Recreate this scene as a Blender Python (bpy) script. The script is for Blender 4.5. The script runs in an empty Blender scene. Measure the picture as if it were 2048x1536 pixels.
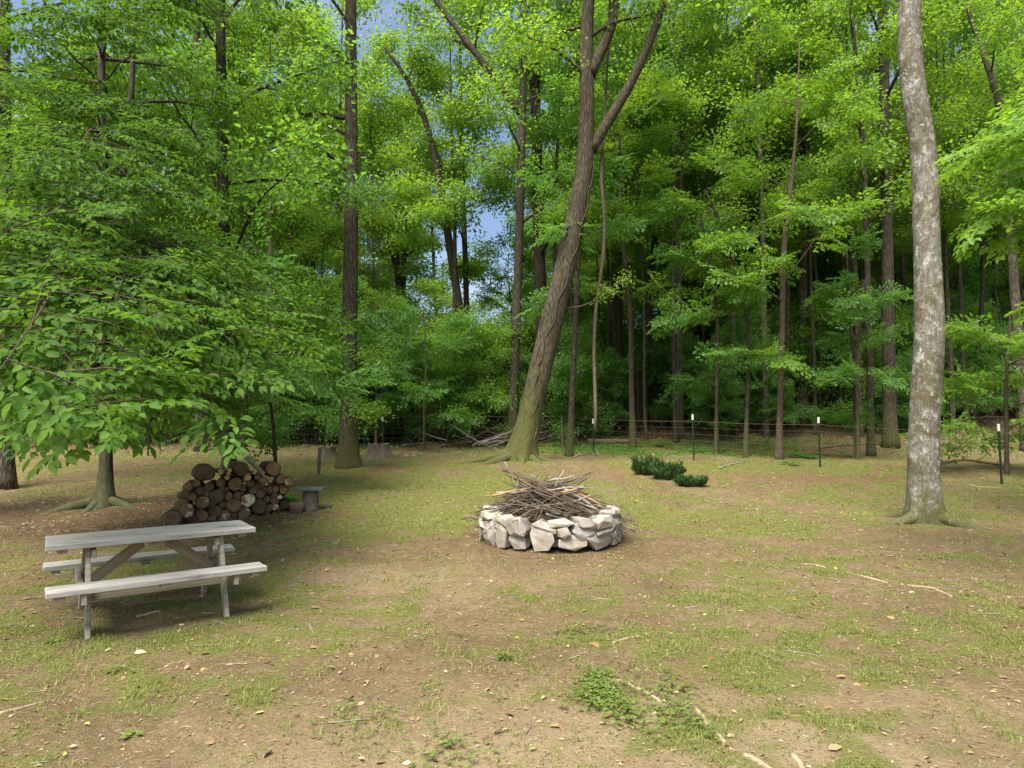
import bpy, bmesh, math, random
import numpy as np
from mathutils import Vector, Matrix

# ------------------------------------------------------------------ camera, sky, sun, exposure
F = 1300.0                      # focal length in photograph pixels (2048 wide)
HOR = 850.0                     # row of the level horizon
TH = math.atan((HOR - 768.0) / F)
CAMZ = 1.7
scene = bpy.context.scene
cam_d = bpy.data.cameras.new('camera')
cam_d.sensor_width = 36.0
cam_d.lens = F / 2048.0 * 36.0
cam_d.clip_start = 0.05
cam_d.clip_end = 2000.0
cam = bpy.data.objects.new('camera', cam_d)
scene.collection.objects.link(cam)
cam.location = (0, 0, CAMZ)
cam.rotation_euler = (math.radians(90) + TH, 0, 0)
scene.camera = cam

SUN_EL, SUN_AZ = math.radians(60), math.radians(-154)   # azimuth from +Y towards +X: high on the left
sdir = Vector((math.sin(SUN_AZ) * math.cos(SUN_EL), math.cos(SUN_AZ) * math.cos(SUN_EL), math.sin(SUN_EL)))
world = bpy.data.worlds.new('World')
scene.world = world
world.use_nodes = True
wn = world.node_tree
wn.nodes.clear()
wo = wn.nodes.new('ShaderNodeOutputWorld')
wb = wn.nodes.new('ShaderNodeBackground')
sky = wn.nodes.new('ShaderNodeTexSky')
sky.sky_type = 'NISHITA'
sky.sun_disc = False
sky.sun_elevation = SUN_EL
sky.sun_rotation = SUN_AZ
sky.air_density = 1.0
sky.dust_density = 4.0
sky.ozone_density = 3.0
wb.inputs['Strength'].default_value = 0.095
# thin white cloud veils over the blue
tcw = wn.nodes.new('ShaderNodeTexCoord')
mpw = wn.nodes.new('ShaderNodeMapping')
mpw.inputs['Scale'].default_value = (1.0, 1.0, 3.2)
nzw = wn.nodes.new('ShaderNodeTexNoise')
nzw.inputs['Scale'].default_value = 2.6
nzw.inputs['Detail'].default_value = 6
nzw.inputs['Roughness'].default_value = 0.55
rpw = wn.nodes.new('ShaderNodeMapRange')
rpw.inputs['From Min'].default_value = 0.46
rpw.inputs['From Max'].default_value = 0.72
rpw.inputs['To Max'].default_value = 0.3
mxw = wn.nodes.new('ShaderNodeMix')
mxw.data_type = 'RGBA'
mxw.inputs['B'].default_value = (7.0, 7.3, 7.8, 1)
wn.links.new(tcw.outputs['Generated'], mpw.inputs['Vector'])
wn.links.new(mpw.outputs['Vector'], nzw.inputs['Vector'])
wn.links.new(nzw.outputs['Fac'], rpw.inputs['Value'])
wn.links.new(rpw.outputs['Result'], mxw.inputs['Factor'])
wn.links.new(sky.outputs['Color'], mxw.inputs['A'])
wn.links.new(mxw.outputs['Result'], wb.inputs['Color'])
wn.links.new(wb.outputs['Background'], wo.inputs['Surface'])

sun_d = bpy.data.lights.new('sun', 'SUN')
sun_d.energy = 3.9
sun_d.angle = math.radians(34)
sun_d.color = (1.0, 0.955, 0.85)
sun = bpy.data.objects.new('sun', sun_d)
scene.collection.objects.link(sun)
sun.rotation_euler = (-sdir).to_track_quat('-Z', 'Y').to_euler()

scene.view_settings.view_transform = 'Standard'
scene.view_settings.look = 'None'
scene.view_settings.exposure = 1.28
scene.view_settings.gamma = 1.0
scene.view_settings.use_curve_mapping = False
scene.render.engine = 'CYCLES'
cy = scene.cycles
cy.max_bounces = 6
cy.diffuse_bounces = 3
cy.glossy_bounces = 2
cy.transmission_bounces = 4
cy.transparent_max_bounces = 4
cy.caustics_reflective = False
cy.caustics_refractive = False
cy.sample_clamp_indirect = 6.0
cy.use_denoising = True
try:
    cy.denoiser = 'OPENIMAGEDENOISE'
    cy.denoising_input_passes = 'RGB_ALBEDO_NORMAL'
    cy.denoising_prefilter = 'ACCURATE'
except Exception:
    pass

# ------------------------------------------------------------------ helpers
COL = scene.collection
rng = np.random.default_rng(7)
random.seed(7)
FWD = np.array([0, math.cos(TH), math.sin(TH)])
UPV = np.array([0, -math.sin(TH), math.cos(TH)])


def hash3(ix, iy, iz, seed):
    h = (ix * 374761393 + iy * 668265263 + iz * 2147483647 + seed * 974634777) & 0xFFFFFFFF
    h = ((h ^ (h >> 13)) * 1274126177) & 0xFFFFFFFF
    h = (h ^ (h >> 16)) & 0xFFFFFFFF
    return h / 4294967295.0


def vnoise(p, seed=0):
    p = np.asarray(p, float)
    if p.shape[-1] == 2:
        p = np.concatenate([p, np.zeros(p.shape[:-1] + (1,))], -1)
    i = np.floor(p).astype(np.int64)
    f = p - i
    f = f * f * (3 - 2 * f)
    r = 0
    for dx in (0, 1):
        for dy in (0, 1):
            for dz in (0, 1):
                w = (f[..., 0] if dx else 1 - f[..., 0]) * (f[..., 1] if dy else 1 - f[..., 1]) * (f[..., 2] if dz else 1 - f[..., 2])
                r = r + w * hash3(i[..., 0] + dx, i[..., 1] + dy, i[..., 2] + dz, seed)
    return r


def fbm(p, seed=0, oct=4):
    p = np.asarray(p, float)
    a, s, r = 1.0, 0.0, 0.0
    for k in range(oct):
        r = r + a * vnoise(p * (2 ** k) + 17.3 * k, seed + k)
        s += a
        a *= 0.5
    return r / s


def sstep(a, b, x):
    t = np.clip((np.asarray(x, float) - a) / (b - a), 0, 1)
    return t * t * (3 - 2 * t)


GY = np.array([-50, 8, 11, 13, 15.6, 18.8, 20.4, 23, 24.5, 27.5, 32, 60, 400.])
GZ = np.array([0, 0, .08, .17, .32, .51, .60, .70, .80, 1.08, 1.38, 1.6, 1.6])


def gz(x, y):
    x = np.asarray(x, float)
    y = np.asarray(y, float)
    z = np.interp(y, GY, GZ)
    hill = sstep(0, 20, x + (y - 24) * 0.12) * np.clip(y - 22.5, 0, 45) * 0.12
    z = z + hill
    p = np.stack([x, y], -1)
    z = z + (fbm(p * 0.45, 3, 2) - .5) * 0.10 * sstep(2, 12, y) + (fbm(p * 1.7, 5, 2) - .5) * 0.05
    z = z + sstep(32, 22, y) * ((fbm(p * 3.3, 21, 2) - .5) * .055)
    # root mounds
    for (mx, my, mr, mh) in MOUNDS:
        d2 = (x - mx) ** 2 + (y - my) ** 2
        z = z + mh * np.exp(-d2 / (mr * mr))
    return z


MOUNDS = []


def P(px, py, Y):
    u = (px - 1024.0) / F
    v = (768.0 - py) / F
    d = np.array([u, 0, 0]) + UPV * v + FWD
    return np.array([0, 0, CAMZ]) + d * (Y / d[1])


def G(px, py):
    u = (px - 1024.0) / F
    v = (768.0 - py) / F
    d = np.array([u, 0, 0]) + UPV * v + FWD
    ys = np.linspace(1.5, 60, 3000)
    pts = np.array([0, 0, CAMZ]) + d * (ys / d[1])[:, None]
    below = pts[:, 2] <= gz(pts[:, 0], pts[:, 1])
    k = int(np.argmax(below)) if below.any() else len(ys) - 1
    p = pts[k]
    return np.array([p[0], p[1], float(gz(p[0], p[1]))])


def GD(px, Y):
    x = (px - 1024.0) / F * Y / (math.cos(TH) if False else 1.0)
    return np.array([x, Y, float(gz(x, Y))])


def mesh_np(name, V, tris=None, quads=None, mt=None, mq=None, mats=(), smooth=True):
    V = np.asarray(V, np.float32).reshape(-1, 3)
    tris = np.zeros((0, 3), np.int32) if tris is None else np.asarray(tris, np.int32).reshape(-1, 3)
    quads = np.zeros((0, 4), np.int32) if quads is None else np.asarray(quads, np.int32).reshape(-1, 4)
    me = bpy.data.meshes.new(name)
    me.vertices.add(len(V))
    me.vertices.foreach_set('co', V.ravel())
    nt, nq = len(tris), len(quads)
    me.loops.add(nt * 3 + nq * 4)
    me.loops.foreach_set('vertex_index', np.concatenate([tris.ravel(), quads.ravel()]).astype(np.int32))
    me.polygons.add(nt + nq)
    ls = np.concatenate([np.arange(nt) * 3, nt * 3 + np.arange(nq) * 4]).astype(np.int32)
    me.polygons.foreach_set('loop_start', ls)
    mi = np.zeros(nt + nq, np.int32)
    if mt is not None:
        mi[:nt] = mt
    if mq is not None:
        mi[nt:] = mq
    me.polygons.foreach_set('material_index', mi)
    me.polygons.foreach_set('use_smooth', np.full(nt + nq, smooth, bool))
    for m in mats:
        me.materials.append(m)
    me.update(calc_edges=True)
    return me


class MB:
    """collects geometry for one mesh"""

    def __init__(self):
        self.V, self.T, self.Q, self.n = [], [], [], 0

    def add(self, V, tris=None, quads=None):
        V = np.asarray(V, float).reshape(-1, 3)
        if tris is not None and len(tris):
            self.T.append(np.asarray(tris, np.int64) + self.n)
        if quads is not None and len(quads):
            self.Q.append(np.asarray(quads, np.int64) + self.n)
        self.V.append(V)
        self.n += len(V)

    def tube(self, pts, rad, n=6, cap=True, wob=0.0, seed=0, flare=None):
        pts = np.asarray(pts, float)
        rad = np.broadcast_to(np.asarray(rad, float), (len(pts),))
        m = len(pts)
        t = np.gradient(pts, axis=0)
        t /= np.linalg.norm(t, axis=1)[:, None] + 1e-9
        ref = np.array([1., 0, 0]) if abs(t[0][0]) < .9 else np.array([0, 1., 0])
        A, B = np.zeros((m, 3)), np.zeros((m, 3))
        a = ref
        for i in range(m):
            a = a - t[i] * np.dot(a, t[i])
            a /= np.linalg.norm(a) + 1e-9
            A[i] = a
            B[i] = np.cross(t[i], a)
        ang = np.arange(n) / n * 2 * math.pi
        c, s = np.cos(ang), np.sin(ang)
        R = np.repeat(rad[:, None], n, 1)
        if wob:
            q = np.stack([np.broadcast_to(c * 1.6, (m, n)), np.broadcast_to(s * 1.6, (m, n)), np.repeat((np.arange(m) * .55)[:, None], n, 1)], -1)
            R = R * (1 + wob * (fbm(q + seed * 3.1, seed, 3) - .5) * 2)
        if flare is not None:
            R = R + flare(ang, pts)
        V = pts[:, None, :] + R[..., None] * (c[None, :, None] * A[:, None, :] + s[None, :, None] * B[:, None, :])
        i = np.arange(m - 1)[:, None] * n
        j = np.arange(n)[None, :]
        k = (np.arange(n)[None, :] + 1) % n
        Q = np.stack([i + j, i + k, i + n + k, i + n + j], -1).reshape(-1, 4)
        V = V.reshape(-1, 3)
        T = []
        if cap:
            V = np.concatenate([V, pts[:1], pts[-1:]])
            b, e = m * n, m * n + 1
            for q in range(n):
                T.append((b, (q + 1) % n, q))
                T.append((e, (m - 1) * n + q, (m - 1) * n + (q + 1) % n))
        self.add(V, T, Q)

    def box(self, c, size, M=None, bev=0.0):
        c = np.asarray(c, float)
        s = np.asarray(size, float) / 2
        b = min(bev, s.min() * .9)
        if b <= 0:
            V = np.array([[x, y, z] for x in (-1, 1) for y in (-1, 1) for z in (-1, 1)], float) * s
            Q = [(0, 1, 3, 2), (4, 6, 7, 5), (0, 4, 5, 1), (2, 3, 7, 6), (0, 2, 6, 4), (1, 5, 7, 3)]
            T = []
        else:
            V, ix = [], {}
            for x in (-1, 1):
                for y in (-1, 1):
                    for z in (-1, 1):
                        for ax in range(3):
                            v = np.array([x, y, z], float) * (s - b)
                            v[ax] = (x, y, z)[ax] * s[ax]
                            ix[(x, y, z, ax)] = len(V)
                            V.append(v)
            Q, T = [], []
            for ax in range(3):
                o1, o2 = (ax + 1) % 3, (ax + 2) % 3
                for sg in (-1, 1):
                    f = []
                    for (p, q) in ((-1, -1), (1, -1), (1, 1), (-1, 1)):
                        k = [0, 0, 0]
                        k[ax], k[o1], k[o2] = sg, p, q
                        f.append(ix[(*k, ax)])
                    Q.append(f if sg > 0 else f[::-1])
                for p in (-1, 1):
                    for q in (-1, 1):
                        k0 = [0, 0, 0]
                        k0[o1], k0[o2] = p, q
                        ka, kb = list(k0), list(k0)
                        ka[ax], kb[ax] = -1, 1
                        f = [ix[(*ka, o1)], ix[(*kb, o1)], ix[(*kb, o2)], ix[(*ka, o2)]]
                        Q.append(f if p * q > 0 else f[::-1])
            for x in (-1, 1):
                for y in (-1, 1):
                    for z in (-1, 1):
                        f = [ix[(x, y, z, 0)], ix[(x, y, z, 1)], ix[(x, y, z, 2)]]
                        T.append(f if x * y * z > 0 else f[::-1])
            V = np.array(V)
        if M is not None:
            V = V @ np.asarray(M, float)[:3, :3].T
        self.add(V + c, T, Q)

    def mesh(self, name, mats=(), smooth=True):
        V = np.concatenate(self.V) if self.V else np.zeros((0, 3))
        T = np.concatenate(self.T) if self.T else None
        Q = np.concatenate(self.Q) if self.Q else None
        return mesh_np(name, V, T, Q, mats=mats, smooth=smooth)

    def build(self, name, mat, parent=None, loc=None, smooth=True):
        return link(name, self.mesh(name, (mat,), smooth), parent, loc)


def link(name, me, parent=None, loc=None):
    o = bpy.data.objects.new(name, me)
    COL.objects.link(o)
    if parent is not None:
        o.parent = parent
    if loc is not None:
        o.location = loc
    return o


def tag(o, label=None, cat=None, group=None, kind=None):
    if label:
        o['label'] = label
    if cat:
        o['category'] = cat
    if group:
        o['group'] = group
    if kind:
        o['kind'] = kind
    return o


def empty(name, loc, rz=0.0):
    o = bpy.data.objects.new(name, None)
    o.empty_display_size = .2
    COL.objects.link(o)
    o.location = loc
    o.rotation_euler = (0, 0, rz)
    return o


# ------------------------------------------------------------------ materials
def newmat(name):
    m = bpy.data.materials.new(name)
    m.use_nodes = True
    nt = m.node_tree
    nt.nodes.clear()
    out = nt.nodes.new('ShaderNodeOutputMaterial')
    return m, nt, out


def N(nt, typ, **kw):
    n = nt.nodes.new(typ)
    for k, v in kw.items():
        if k in n.inputs:
            n.inputs[k].default_value = v
        else:
            setattr(n, k, v)
    return n


def mixc(nt, fac, a, b, blend='MIX'):
    n = nt.nodes.new('ShaderNodeMix')
    n.data_type = 'RGBA'
    n.blend_type = blend
    for sock, v in (('Factor', fac), ('A', a), ('B', b)):
        s = [i for i in n.inputs if i.name == sock and i.type == ('VALUE' if sock == 'Factor' else 'RGBA')][0]
        if hasattr(v, 'default_value') and hasattr(v, 'links'):
            nt.links.new(v, s)
        elif sock == 'Factor':
            s.default_value = v
        else:
            s.default_value = (*v, 1) if len(v) == 3 else v
    return [o for o in n.outputs if o.type == 'RGBA'][0]


def ramp(nt, sock, a, b, lo=0.0, hi=1.0):
    n = nt.nodes.new('ShaderNodeMapRange')
    n.inputs['From Min'].default_value = a
    n.inputs['From Max'].default_value = b
    n.inputs['To Min'].default_value = lo
    n.inputs['To Max'].default_value = hi
    nt.links.new(sock, n.inputs['Value'])
    return n.outputs['Result']


def math2(nt, op, a, b):
    n = nt.nodes.new('ShaderNodeMath')
    n.operation = op
    for i, v in enumerate((a, b)):
        if hasattr(v, 'links'):
            nt.links.new(v, n.inputs[i])
        else:
            n.inputs[i].default_value = v
    return n.outputs[0]


def noise(nt, vec, scale, detail=4, rough=.55, out='Fac'):
    n = N(nt, 'ShaderNodeTexNoise')
    n.inputs['Scale'].default_value = scale
    n.inputs['Detail'].default_value = detail
    n.inputs['Roughness'].default_value = rough
    if vec is not None:
        nt.links.new(vec, n.inputs['Vector'])
    return n.outputs[out]


def coords(nt, kind='Object', scale=(1, 1, 1), rot=(0, 0, 0)):
    t = N(nt, 'ShaderNodeTexCoord')
    m = N(nt, 'ShaderNodeMapping')
    m.inputs['Scale'].default_value = scale
    m.inputs['Rotation'].default_value = rot
    nt.links.new(t.outputs[kind], m.inputs['Vector'])
    return m.outputs['Vector']


def bump(nt, h, strength, dist):
    b = N(nt, 'ShaderNodeBump')
    b.inputs['Strength'].default_value = strength
    b.inputs['Distance'].default_value = dist
    nt.links.new(h, b.inputs['Height'])
    return b.outputs['Normal']


def principled(nt, out, col, rough=.8, normal=None, spec=.3):
    p = N(nt, 'ShaderNodeBsdfPrincipled')
    if hasattr(col, 'links'):
        nt.links.new(col, p.inputs['Base Color'])
    else:
        p.inputs['Base Color'].default_value = (*col, 1)
    p.inputs['Roughness'].default_value = rough
    p.inputs['Specular IOR Level'].default_value = spec
    if normal is not None:
        nt.links.new(normal, p.inputs['Normal'])
    nt.links.new(p.outputs[0], out.inputs['Surface'])
    return p


def leaf_mat(name, c1, c2, t1, t2, trans=.42, gloss=.035, grough=.5):
    m, nt, out = newmat(name)
    geo = N(nt, 'ShaderNodeNewGeometry')
    oi = N(nt, 'ShaderNodeObjectInfo')
    r = geo.outputs['Random Per Island']
    r2 = math2(nt, 'FRACT', math2(nt, 'ADD', math2(nt, 'MULTIPLY', r, 1.0), oi.outputs['Random']), 0.0)
    col = mixc(nt, r2, c1, c2)
    tcol = mixc(nt, r2, t1, t2)
    # brightness spread from leaf to leaf
    val = ramp(nt, math2(nt, 'FRACT', math2(nt, 'MULTIPLY', r, 37.7), 0.0), 0, 1, .72, 1.25)
    hv = N(nt, 'ShaderNodeHueSaturation')
    nt.links.new(val, hv.inputs['Value'])
    nt.links.new(col, hv.inputs['Color'])
    d = N(nt, 'ShaderNodeBsdfDiffuse')
    nt.links.new(hv.outputs[0], d.inputs['Color'])
    t = N(nt, 'ShaderNodeBsdfTranslucent')
    nt.links.new(tcol, t.inputs['Color'])
    mx = N(nt, 'ShaderNodeMixShader')
    mx.inputs[0].default_value = trans
    nt.links.new(d.outputs[0], mx.inputs[1])
    nt.links.new(t.outputs[0], mx.inputs[2])
    g = N(nt, 'ShaderNodeBsdfGlossy')
    g.inputs['Roughness'].default_value = grough
    g.inputs['Color'].default_value = (.9, .95, 1, 1)
    fr = N(nt, 'ShaderNodeLayerWeight')
    fr.inputs['Blend'].default_value = .25
    gf = ramp(nt, fr.outputs['Fresnel'], 0, 1, gloss * .5, gloss * 2.2)
    mx2 = N(nt, 'ShaderNodeMixShader')
    nt.links.new(gf, mx2.inputs[0])
    nt.links.new(mx.outputs[0], mx2.inputs[1])
    nt.links.new(g.outputs[0], mx2.inputs[2])
    nt.links.new(mx2.outputs[0], out.inputs['Surface'])
    return m


def bark_mat(name, dark, light, vscale=.16, scale=14, bstr=.8, moss=None, moss_h=0.0, moss_amt=.0, lichen=None, patches=None, vor=1.0):
    m, nt, out = newmat(name)
    vec = coords(nt, 'Object', (1, 1, vscale))
    v0 = coords(nt, 'Object', (1, 1, 1))
    warp = noise(nt, vec, scale * .5, 3, .5, 'Color')
    vm = N(nt, 'ShaderNodeVectorMath', operation='MULTIPLY_ADD')
    nt.links.new(warp, vm.inputs[0])
    vm.inputs[1].default_value = (.06, .06, .06)
    nt.links.new(vec, vm.inputs[2])
    vo = N(nt, 'ShaderNodeTexVoronoi', feature='DISTANCE_TO_EDGE')
    vo.inputs['Scale'].default_value = scale * 1.6
    nt.links.new(vm.outputs[0], vo.inputs['Vector'])
    fur = ramp(nt, vo.outputs['Distance'], 0, .28)
    fine = noise(nt, vec, scale * 4, 5, .65)
    big = noise(nt, v0, 1.3, 4, .6)
    h = math2(nt, 'ADD', math2(nt, 'MULTIPLY', fur, .7 * vor), math2(nt, 'ADD', math2(nt, 'MULTIPLY', fine, .5 + .5 * (1 - vor)), .2 * (1 - vor)))
    col = mixc(nt, ramp(nt, h, .25, 1.0), dark, light)
    col = mixc(nt, ramp(nt, big, .3, .75, 0, .55), col, tuple(c * .55 for c in dark))
    if vor < 1:
        flk = noise(nt, coords(nt, 'Object', (1, 1, .10)), 42, 4, .7)
        col = mixc(nt, ramp(nt, flk, .36, .47, .6, 0), col, tuple(c * .45 for c in dark))
        h = math2(nt, 'ADD', h, math2(nt, 'MULTIPLY', flk, .8))
    if patches:
        for (pc, sc, lo, hi, amt) in patches:
            f = ramp(nt, noise(nt, v0, sc, 6, .68), lo, hi, 0, amt)
            f = math2(nt, 'MULTIPLY', f, ramp(nt, fine, .3, .6, .35, 1))
            col = mixc(nt, f, col, pc)
    if lichen:
        f = ramp(nt, noise(nt, v0, 3.1, 7, .7), .56, .64, 0, .8)
        col = mixc(nt, f, col, lichen)
    if moss:
        sx = N(nt, 'ShaderNodeSeparateXYZ')
        nt.links.new(v0, sx.inputs[0])
        hh = ramp(nt, sx.outputs['Z'], 0, max(moss_h, .01), 1, 0)
        f = math2(nt, 'MULTIPLY', ramp(nt, math2(nt, 'ADD', math2(nt, 'MULTIPLY', hh, .55), noise(nt, v0, 4.5, 5, .65)), .68, .95), moss_amt)
        col = mixc(nt, f, col, moss)
    principled(nt, out, col, .92, bump(nt, h, bstr, .02), .15)
    return m


M = {}
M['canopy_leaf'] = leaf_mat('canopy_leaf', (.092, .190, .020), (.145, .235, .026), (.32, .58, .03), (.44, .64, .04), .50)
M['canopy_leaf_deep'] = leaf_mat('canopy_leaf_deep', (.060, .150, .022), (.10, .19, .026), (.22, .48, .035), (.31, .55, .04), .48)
M['beech_leaf'] = leaf_mat('beech_leaf', (.036, .094, .011), (.078, .142, .015), (.13, .30, .02), (.22, .38, .025), .38, .015, .6)
M['understory_leaf'] = leaf_mat('understory_leaf', (.062, .165, .032), (.10, .20, .034), (.20, .48, .05), (.29, .54, .05), .47)
M['shrub_leaf'] = leaf_mat('shrub_leaf', (.042, .100, .024), (.075, .135, .03), (.07, .19, .035), (.11, .24, .035), .3)
M['yellow_leaf'] = leaf_mat('yellow_leaf', (.088, .185, .022), (.13, .225, .025), (.29, .54, .03), (.38, .60, .04), .48)
M['clover'] = leaf_mat('clover', (.10, .16, .030), (.16, .20, .040), (.20, .30, .04), (.26, .34, .05), .3)
M['grass_blade'] = leaf_mat('grass_blade', (.15, .20, .035), (.26, .26, .07), (.34, .46, .06), (.46, .48, .09), .45)
M['bark_gray'] = bark_mat('bark_gray', (.055, .046, .035), (.19, .16, .125), .14, 13, .9)
M['bark_brown'] = bark_mat('bark_brown', (.036, .031, .022), (.132, .113, .082), .14, 14, .9, moss=(.09, .10, .025), moss_h=2.5, moss_amt=.55)
M['bark_lean'] = bark_mat('bark_lean', (.040, .034, .022), (.135, .113, .076), .13, 13, .8, moss=(.105, .115, .028), moss_h=4.5, moss_amt=.65)
M['bark_dark'] = bark_mat('bark_dark', (.026, .021, .016), (.090, .072, .052), .16, 16, .8)
M['bark_smooth'] = bark_mat('bark_smooth', (.045, .039, .028), (.092, .080, .058), .3, 6, .3, moss=(.07, .085, .03), moss_h=2.0, moss_amt=.5)
M['bark_pale'] = bark_mat('bark_pale', (.105, .092, .07), (.33, .31, .265), .22, 13, 1.0, moss=(.095, .095, .026), moss_h=.9, moss_amt=.75, vor=.35,
                          patches=[((.50, .50, .46), 6.0, .53, .60, .7), ((.10, .082, .034), 2.4, .47, .57, .9), ((.27, .29, .2), 5.0, .54, .64, .6), ((.085, .066, .034), 11.0, .54, .60, .75), ((.56, .56, .52), 14.0, .60, .65, .8)])
M['bark_twig'] = bark_mat('bark_twig', (.045, .034, .025), (.12, .092, .068), .3, 20, .4)
M['bark_vine'] = bark_mat('bark_vine', (.075, .055, .038), (.19, .145, .10), .3, 18, .6)


def simple_noise_mat(name, a, b, scale, rough=.85, stretch=(1, 1, 1), bstr=.4, bdist=.01, objrand=0.0, spec=.2):
    m, nt, out = newmat(name)
    v = coords(nt, 'Object', stretch)
    n1 = noise(nt, v, scale, 5, .6)
    n2 = noise(nt, v, scale * 5, 4, .6)
    h = math2(nt, 'ADD', math2(nt, 'MULTIPLY', n1, .6), math2(nt, 'MULTIPLY', n2, .4))
    col = mixc(nt, ramp(nt, h, .32, .68), a, b)
    if objrand:
        oi = N(nt, 'ShaderNodeObjectInfo')
        hv = N(nt, 'ShaderNodeHueSaturation')
        nt.links.new(ramp(nt, oi.outputs['Random'], 0, 1, 1 - objrand, 1 + objrand), hv.inputs['Value'])
        nt.links.new(col, hv.inputs['Color'])
        col = hv.outputs[0]
    principled(nt, out, col, rough, bump(nt, h, bstr, bdist), spec)
    return m


# weathered timber of the picnic table: grain along local X
def timber_mat(name, dark, light, stain, stain_amt):
    m, nt, out = newmat(name)
    oi = N(nt, 'ShaderNodeObjectInfo')
    tc = N(nt, 'ShaderNodeTexCoord')
    off = N(nt, 'ShaderNodeVectorMath', operation='ADD')
    nt.links.new(tc.outputs['Object'], off.inputs[0])
    cmb = N(nt, 'ShaderNodeCombineXYZ')
    rr = math2(nt, 'MULTIPLY', oi.outputs['Random'], 13.0)
    nt.links.new(rr, cmb.inputs[0])
    nt.links.new(rr, cmb.inputs[1])
    nt.links.new(cmb.outputs[0], off.inputs[1])

    def mapped(s):
        mp = N(nt, 'ShaderNodeMapping')
        mp.inputs['Scale'].default_value = s
        nt.links.new(off.outputs[0], mp.inputs['Vector'])
        return mp.outputs[0]
    g1 = noise(nt, mapped((1.2, 26, 26)), 1.6, 5, .65)
    g2 = noise(nt, mapped((4, 110, 110)), 1.5, 3, .6)
    st = noise(nt, mapped((1.4, 4.5, 4.5)), 1.3, 4, .6)
    h = math2(nt, 'ADD', math2(nt, 'MULTIPLY', g1, .65), math2(nt, 'MULTIPLY', g2, .35))
    col = mixc(nt, ramp(nt, h, .34, .66), dark, light)
    col = mixc(nt, ramp(nt, st, .55, .70, 0, stain_amt), col, stain)
    crack = ramp(nt, g1, .30, .36, 1, 0)
    col = mixc(nt, math2(nt, 'MULTIPLY', crack, .6), col, (.04, .036, .03))
    principled(nt, out, col, .88, bump(nt, h, .6, .006), .2)
    return m


M['timber_top'] = timber_mat('timber_top', (.24, .22, .195), (.53, .505, .465), (.12, .11, .10), .75)
M['timber_side'] = timber_mat('timber_side', (.20, .165, .12), (.44, .39, .31), (.13, .12, .095), .45)
M['timber_brace'] = timber_mat('timber_brace', (.20, .14, .08), (.42, .33, .21), (.14, .12, .085), .45)
M['timber_stake'] = timber_mat('timber_stake', (.06, .05, .035), (.15, .125, .09), (.05, .045, .03), .4)


def stone_mat():
    m, nt, out = newmat('field_stone')
    v = coords(nt, 'Object')
    oi = N(nt, 'ShaderNodeObjectInfo')
    cmb = N(nt, 'ShaderNodeVectorMath', operation='ADD')
    nt.links.new(v, cmb.inputs[0])
    nt.links.new(oi.outputs['Location'], cmb.inputs[1])
    v = cmb.outputs[0]
    a = noise(nt, v, 5, 5, .6)
    sp = noise(nt, v, 60, 3, .7)
    st = noise(nt, v, 3.2, 4, .6)
    col = mixc(nt, ramp(nt, oi.outputs['Random'], 0.1, .9), (.27, .245, .205), (.40, .375, .33))
    col = mixc(nt, ramp(nt, a, .46, .66, 0, .7), col, (.56, .53, .48))
    col = mixc(nt, ramp(nt, st, .46, .62, 0, .6), col, (.25, .19, .115))
    col = mixc(nt, ramp(nt, sp, .54, .66, 0, .55), col, (.13, .12, .105))
    hv = N(nt, 'ShaderNodeHueSaturation')
    nt.links.new(ramp(nt, math2(nt, 'FRACT', math2(nt, 'MULTIPLY', oi.outputs['Random'], 7.3), 0.0), 0, 1, .68, 1.15), hv.inputs['Value'])
    nt.links.new(col, hv.inputs['Color'])
    col = hv.outputs[0]
    h = math2(nt, 'ADD', math2(nt, 'MULTIPLY', a, .7), math2(nt, 'MULTIPLY', sp, .2))
    principled(nt, out, col, .85, bump(nt, h, .55, .03), .3)
    return m


M['stone'] = stone_mat()


def stick_mat(name, a, b, tip):
    m, nt, out = newmat(name)
    v = coords(nt, 'Object', (1.5, 12, 12))
    oi = N(nt, 'ShaderNodeObjectInfo')
    geo = N(nt, 'ShaderNodeNewGeometry')
    r = math2(nt, 'FRACT', math2(nt, 'ADD', oi.outputs['Random'], geo.outputs['Random Per Island']), 0.0)
    n1 = noise(nt, v, 3, 4, .6)
    col = mixc(nt, r, a, b)
    col = mixc(nt, ramp(nt, n1, .35, .7, 0, .6), col, tip)
    principled(nt, out, col, .9, bump(nt, n1, .4, .005), .15)
    return m


M['stick'] = stick_mat('stick', (.088, .062, .041), (.20, .155, .11), (.055, .04, .03))
M['stick_gray'] = stick_mat('stick_gray', (.22, .195, .165), (.34, .31, .265), (.13, .11, .09))
M['stick_peeled'] = stick_mat('stick_peeled', (.36, .20, .09), (.46, .29, .15), (.22, .15, .1))
M['log_bark'] = simple_noise_mat('log_bark', (.026, .018, .012), (.105, .074, .046), 9, .92, (1, .35, 1), .9, .02, .3)
M['log_bark_gray'] = simple_noise_mat('log_bark_gray', (.085, .066, .046), (.23, .185, .135), 9, .92, (1, .35, 1), .9, .02, .25)


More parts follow.
